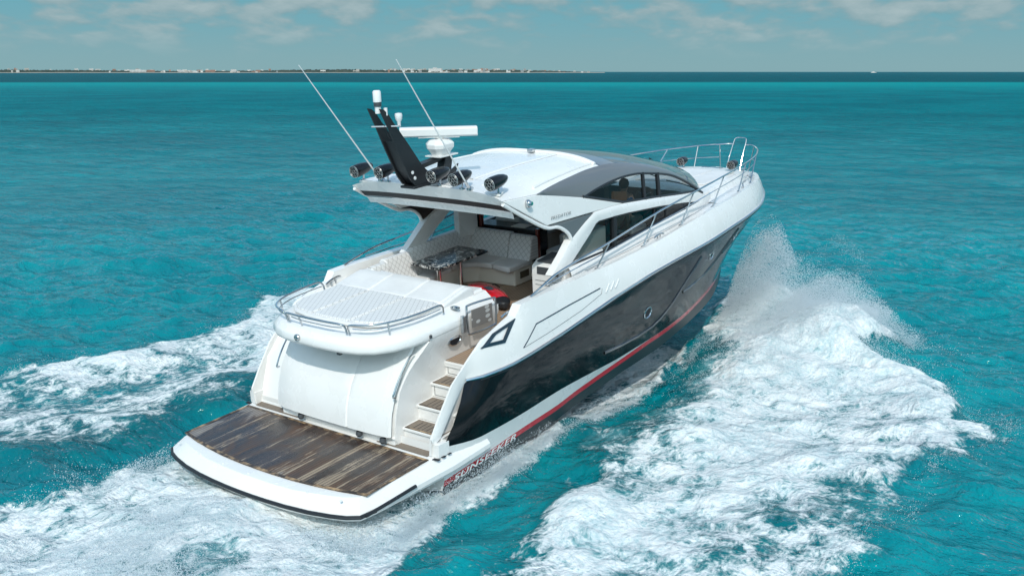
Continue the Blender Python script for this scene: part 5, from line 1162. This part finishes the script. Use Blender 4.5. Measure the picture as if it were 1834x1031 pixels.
ib = (PP[:, 0] > 2) & (PP[:, 0] < 17) & (np.abs(PP[:, 1]) < np.interp(PP[:, 0], [2, 9, 12, 14, 15.5, 17], [2.16, 2.10, 1.55, 1.0, .55, .1]) + .25 * np.clip(PP[:, 2], 0, 2.5))
ok &= ~ib
fi = np.clip(np.searchsorted(AX, PP[:, 0]), 0, nx_ - 1); fj = np.clip(np.searchsorted(AY, PP[:, 1]), 0, ny_ - 1); fo_ = FO[fi, fj]
ok &= ~((PP[:, 0] < 9) & (fo_ < .12) & (rng.rand(len(PP)) < .88))
sprayo = droplets(PP[ok], RR[ok], 'spray', SPR)

# ------------------------------------------------------------------ far shore
def polar(px, D):
    d = cf * 1827.3 + cr * (px - 917); d.z = 0; d.normalize(); return V((CAM.x + d.x * D, CAM.y + d.y * D, 0)), d
D0 = 6200.0
LANDM = mat('shore_scrub', (.03, .045, .035), .9, fn=lambda t, b: t.links.new(mixc(t, maprange(t, noise(t, N(t, 'ShaderNodeNewGeometry').outputs['Position'], .012, 5, .7), .35, .65), (.020, .036, .026), (.055, .066, .045)), b.inputs['Base Color']))
SAND = mat('shore_sand', (.38, .33, .27), .9)
prng = random.Random(5)
pxs = np.arange(-260, 1078, 2.0)
def canopy(px): return float(np.interp(px, [-260, 60, 200, 330, 480, 560, 640, 700, 780, 900, 980, 1040, 1075], [13, 15, 13, 9, 11, 16, 18, 14, 16, 15, 11, 5, .5]))
rows = []; sand = []
side = V((cf.y, -cf.x, 0)).normalized()
for px in pxs:
    p, d = polar(px, D0); h_ = canopy(px) * (.75 + .5 * prng.random()); h2 = canopy(px) * (.9 + .4 * prng.random())
    rows.append([p + V((0, 0, -1)), p + d * 6 + V((0, 0, 2.0)), p + d * 25 + V((0, 0, h_ * .55)), p + d * 60 + V((0, 0, h_)), p + d * 180 + V((0, 0, h2)), p + d * 420 + V((0, 0, h2 * 1.05)), p + d * 600 + V((0, 0, -1))])
    sand.append([p - d * 14 + V((0, 0, -.5)), p - d * 2 + V((0, 0, 2.2 * (.4 + .8 * prng.random()))), p + d * 8 + V((0, 0, 2.4))])
o = MB().grid(rows).build('far_shore', LANDM, smooth=False, weld=False); o['kind'] = 'structure'
o = MB().grid(sand).build('beach', SAND, smooth=False, weld=False); o['kind'] = 'structure'

WALLS = [mat('white_render', (.62, .60, .57), .8), mat('pale_render', (.46, .43, .39), .8), mat('terracotta_render', (.34, .20, .15), .8), mat('grey_render', (.30, .31, .31), .8)]
WIN = mat('far_window', (.06, .08, .09), .3)
ROOFM = mat('roof_tile', (.26, .14, .10), .8)
def building(px, wpx, hpx, mi, label, group, nm='shore_building', tiers=1, back=30, lift=0):
    p, d = polar(px, D0 + back); k = (D0 + back) / 1827.3; wm = wpx * k; hm = max(3.2, hpx * k); s = V((d.y, -d.x, 0)); o = empty(nm, p)
    dp = max(8, wm * .35); b = MB(); tops = []
    x0 = -wm / 2
    for i in range(tiers):
        wi = wm / tiers; hh = hm * (1 if i == tiers // 2 else .62 + .3 * prng.random())
        a = s * (x0 + wi * i); c_ = s * (x0 + wi * (i + 1) - .2)
        b.prism([a + V((0, 0, lift)), c_ + V((0, 0, lift)), c_ + d * dp + V((0, 0, lift)), a + d * dp + V((0, 0, lift))], (0, 0, hh)); tops.append((a, c_, hh))
    b.build('wall', WALLS[mi], o, smooth=False, weld=False)
    if hpx >= 3:
        b = MB()
        for a, c_, hh in tops:
            fl = max(1, int(hh / 3.6))
            for f_ in range(fl):
                z0 = lift + 1.2 + f_ * 3.6; nn = max(1, int((c_ - a).length / 6))
                for q_ in range(nn):
                    u = a.lerp(c_, (q_ + .25) / nn); v_ = a.lerp(c_, (q_ + .75) / nn)
                    b.prism([u - d * .3 + V((0, 0, z0)), v_ - d * .3 + V((0, 0, z0)), v_ - d * .3 + V((0, 0, z0 + 1.5)), u - d * .3 + V((0, 0, z0 + 1.5))], d * .25)
        b.build('window_band', WIN, o, smooth=False, weld=False)
    b = MB()
    for a, c_, hh in tops:
        if hm > 8 or mi == 0: b.prism([a - s * .5 - d * .6 + V((0, 0, lift + hh)), c_ + s * .5 - d * .6 + V((0, 0, lift + hh)), c_ + s * .5 + d * (dp + .6) + V((0, 0, lift + hh)), a - s * .5 + d * (dp + .6) + V((0, 0, lift + hh))], (0, 0, .7))
        else:
            m1 = a.lerp(c_, .5) + d * dp / 2 + V((0, 0, lift + hh + 2.4)); q4 = [a - d * .5, c_ - d * .5, c_ + d * (dp + .5), a + d * (dp + .5)]; q4 = [v_ + V((0, 0, lift + hh)) for v_ in q4]
            b.add(q4 + [m1], [(0, 1, 4), (1, 2, 4), (2, 3, 4), (3, 0, 4), (3, 2, 1, 0)])
    b.build('roof', WALLS[mi] if (hm > 8 or mi == 0) else ROOFM, o, smooth=False, weld=False)
    tag(o, label, 'building', group); return o
big = [(785, 22, 7.2, 0, 3, 'large stepped white hotel, tallest block on the far shore'), (858, 13, 5.2, 0, 2, 'white hotel block right of the large stepped one on the far shore'), (276, 26, 4.8, 0, 3, 'long white hotel on the left half of the far shore'), (298, 13, 3.8, 2, 1, 'brownish block joined to the right end of the long white hotel'),
       (356, 22, 4.2, 0, 3, 'long white apartment block left of the first antenna on the far shore'), (22, 24, 4.4, 0, 3, 'white resort buildings at the far left end of the shore'), (400, 16, 4.0, 2, 2, 'low terracotta block near the middle of the left shore'), (440, 9, 4.5, 0, 1, 'small square white block among low houses on the left shore'),
       (650, 11, 5.0, 1, 2, 'pale block rising from the wooded ridge behind the first antenna'), (593, 9, 4.0, 0, 1, 'lone white house on the wooded ridge just right of the first antenna'), (478, 15, 3.8, 2, 2, 'terracotta block just left of the wooded ridge')]
for px, wp, hp, mi, ti, lab in big: building(px, wp, hp * 1.2, mi, lab, None, 'hotel', ti, 20)
grp = ['small white house among the trees on the far shore', 'small pale stone house among the trees on the far shore', 'small terracotta coloured house among the trees on the far shore', 'small grey house among the trees on the far shore']
zones = [(-60, 90, 16), (120, 250, 8), (255, 520, 34), (695, 960, 60), (700, 1000, 20), (960, 1060, 12)]
for a_, b_, n_ in zones:
    for i in range(n_):
        px = prng.uniform(a_, b_); hp = prng.uniform(1.6, 4.2) * (1 if px < 940 else .5); mi = prng.choice([0, 0, 0, 1, 1, 2, 3]); bk = prng.choice([4, 10, 70, 150])
        building(px, prng.uniform(2, 6.5), hp, mi, grp[mi], 'small houses on the far shore', 'shore_house', 1, bk, lift=(0 if bk < 40 else canopy(px) * .75))
# distant vessels
def ship(px, D, L, lab, boat=False):
    p, d = polar(px, D); s = V((d.y, -d.x, 0)); o = empty('passenger_ship' if not boat else 'small_boat', p)
    f_ = lambda u, v_, z_: s * (u * L) + d * (v_ * L) + V((0, 0, z_ * L))
    b = MB(); b.prism([f_(-.5, -.07, -.01), f_(.38, -.08, -.01), f_(.5, 0, -.01), f_(.38, .08, -.01), f_(-.5, .07, -.01)], (0, 0, L * .09)); b.build('hull', WALLS[0], o, smooth=False)
    b = MB(); b.prism([f_(-.35, -.05, .08), f_(.2, -.05, .08), f_(.2, .05, .08), f_(-.35, .05, .08)], (0, 0, L * .07)); b.prism([f_(-.2, -.04, .15), f_(.1, -.04, .15), f_(.1, .04, .15), f_(-.2, .04, .15)], (0, 0, L * .05)); b.build('cabin', WALLS[0], o, smooth=False)
    b = MB(); b.prism([f_(-.1, -.02, .2), f_(-.02, -.02, .2), f_(-.02, .02, .2), f_(-.1, .02, .2)], (0, 0, L * .06)); b.build('funnel', WALLS[1], o, smooth=False)
    tag(o, lab, 'ship' if not boat else 'boat')
ship(1537, 7000, 34, 'white ship far off on the horizon, right of the far shore')
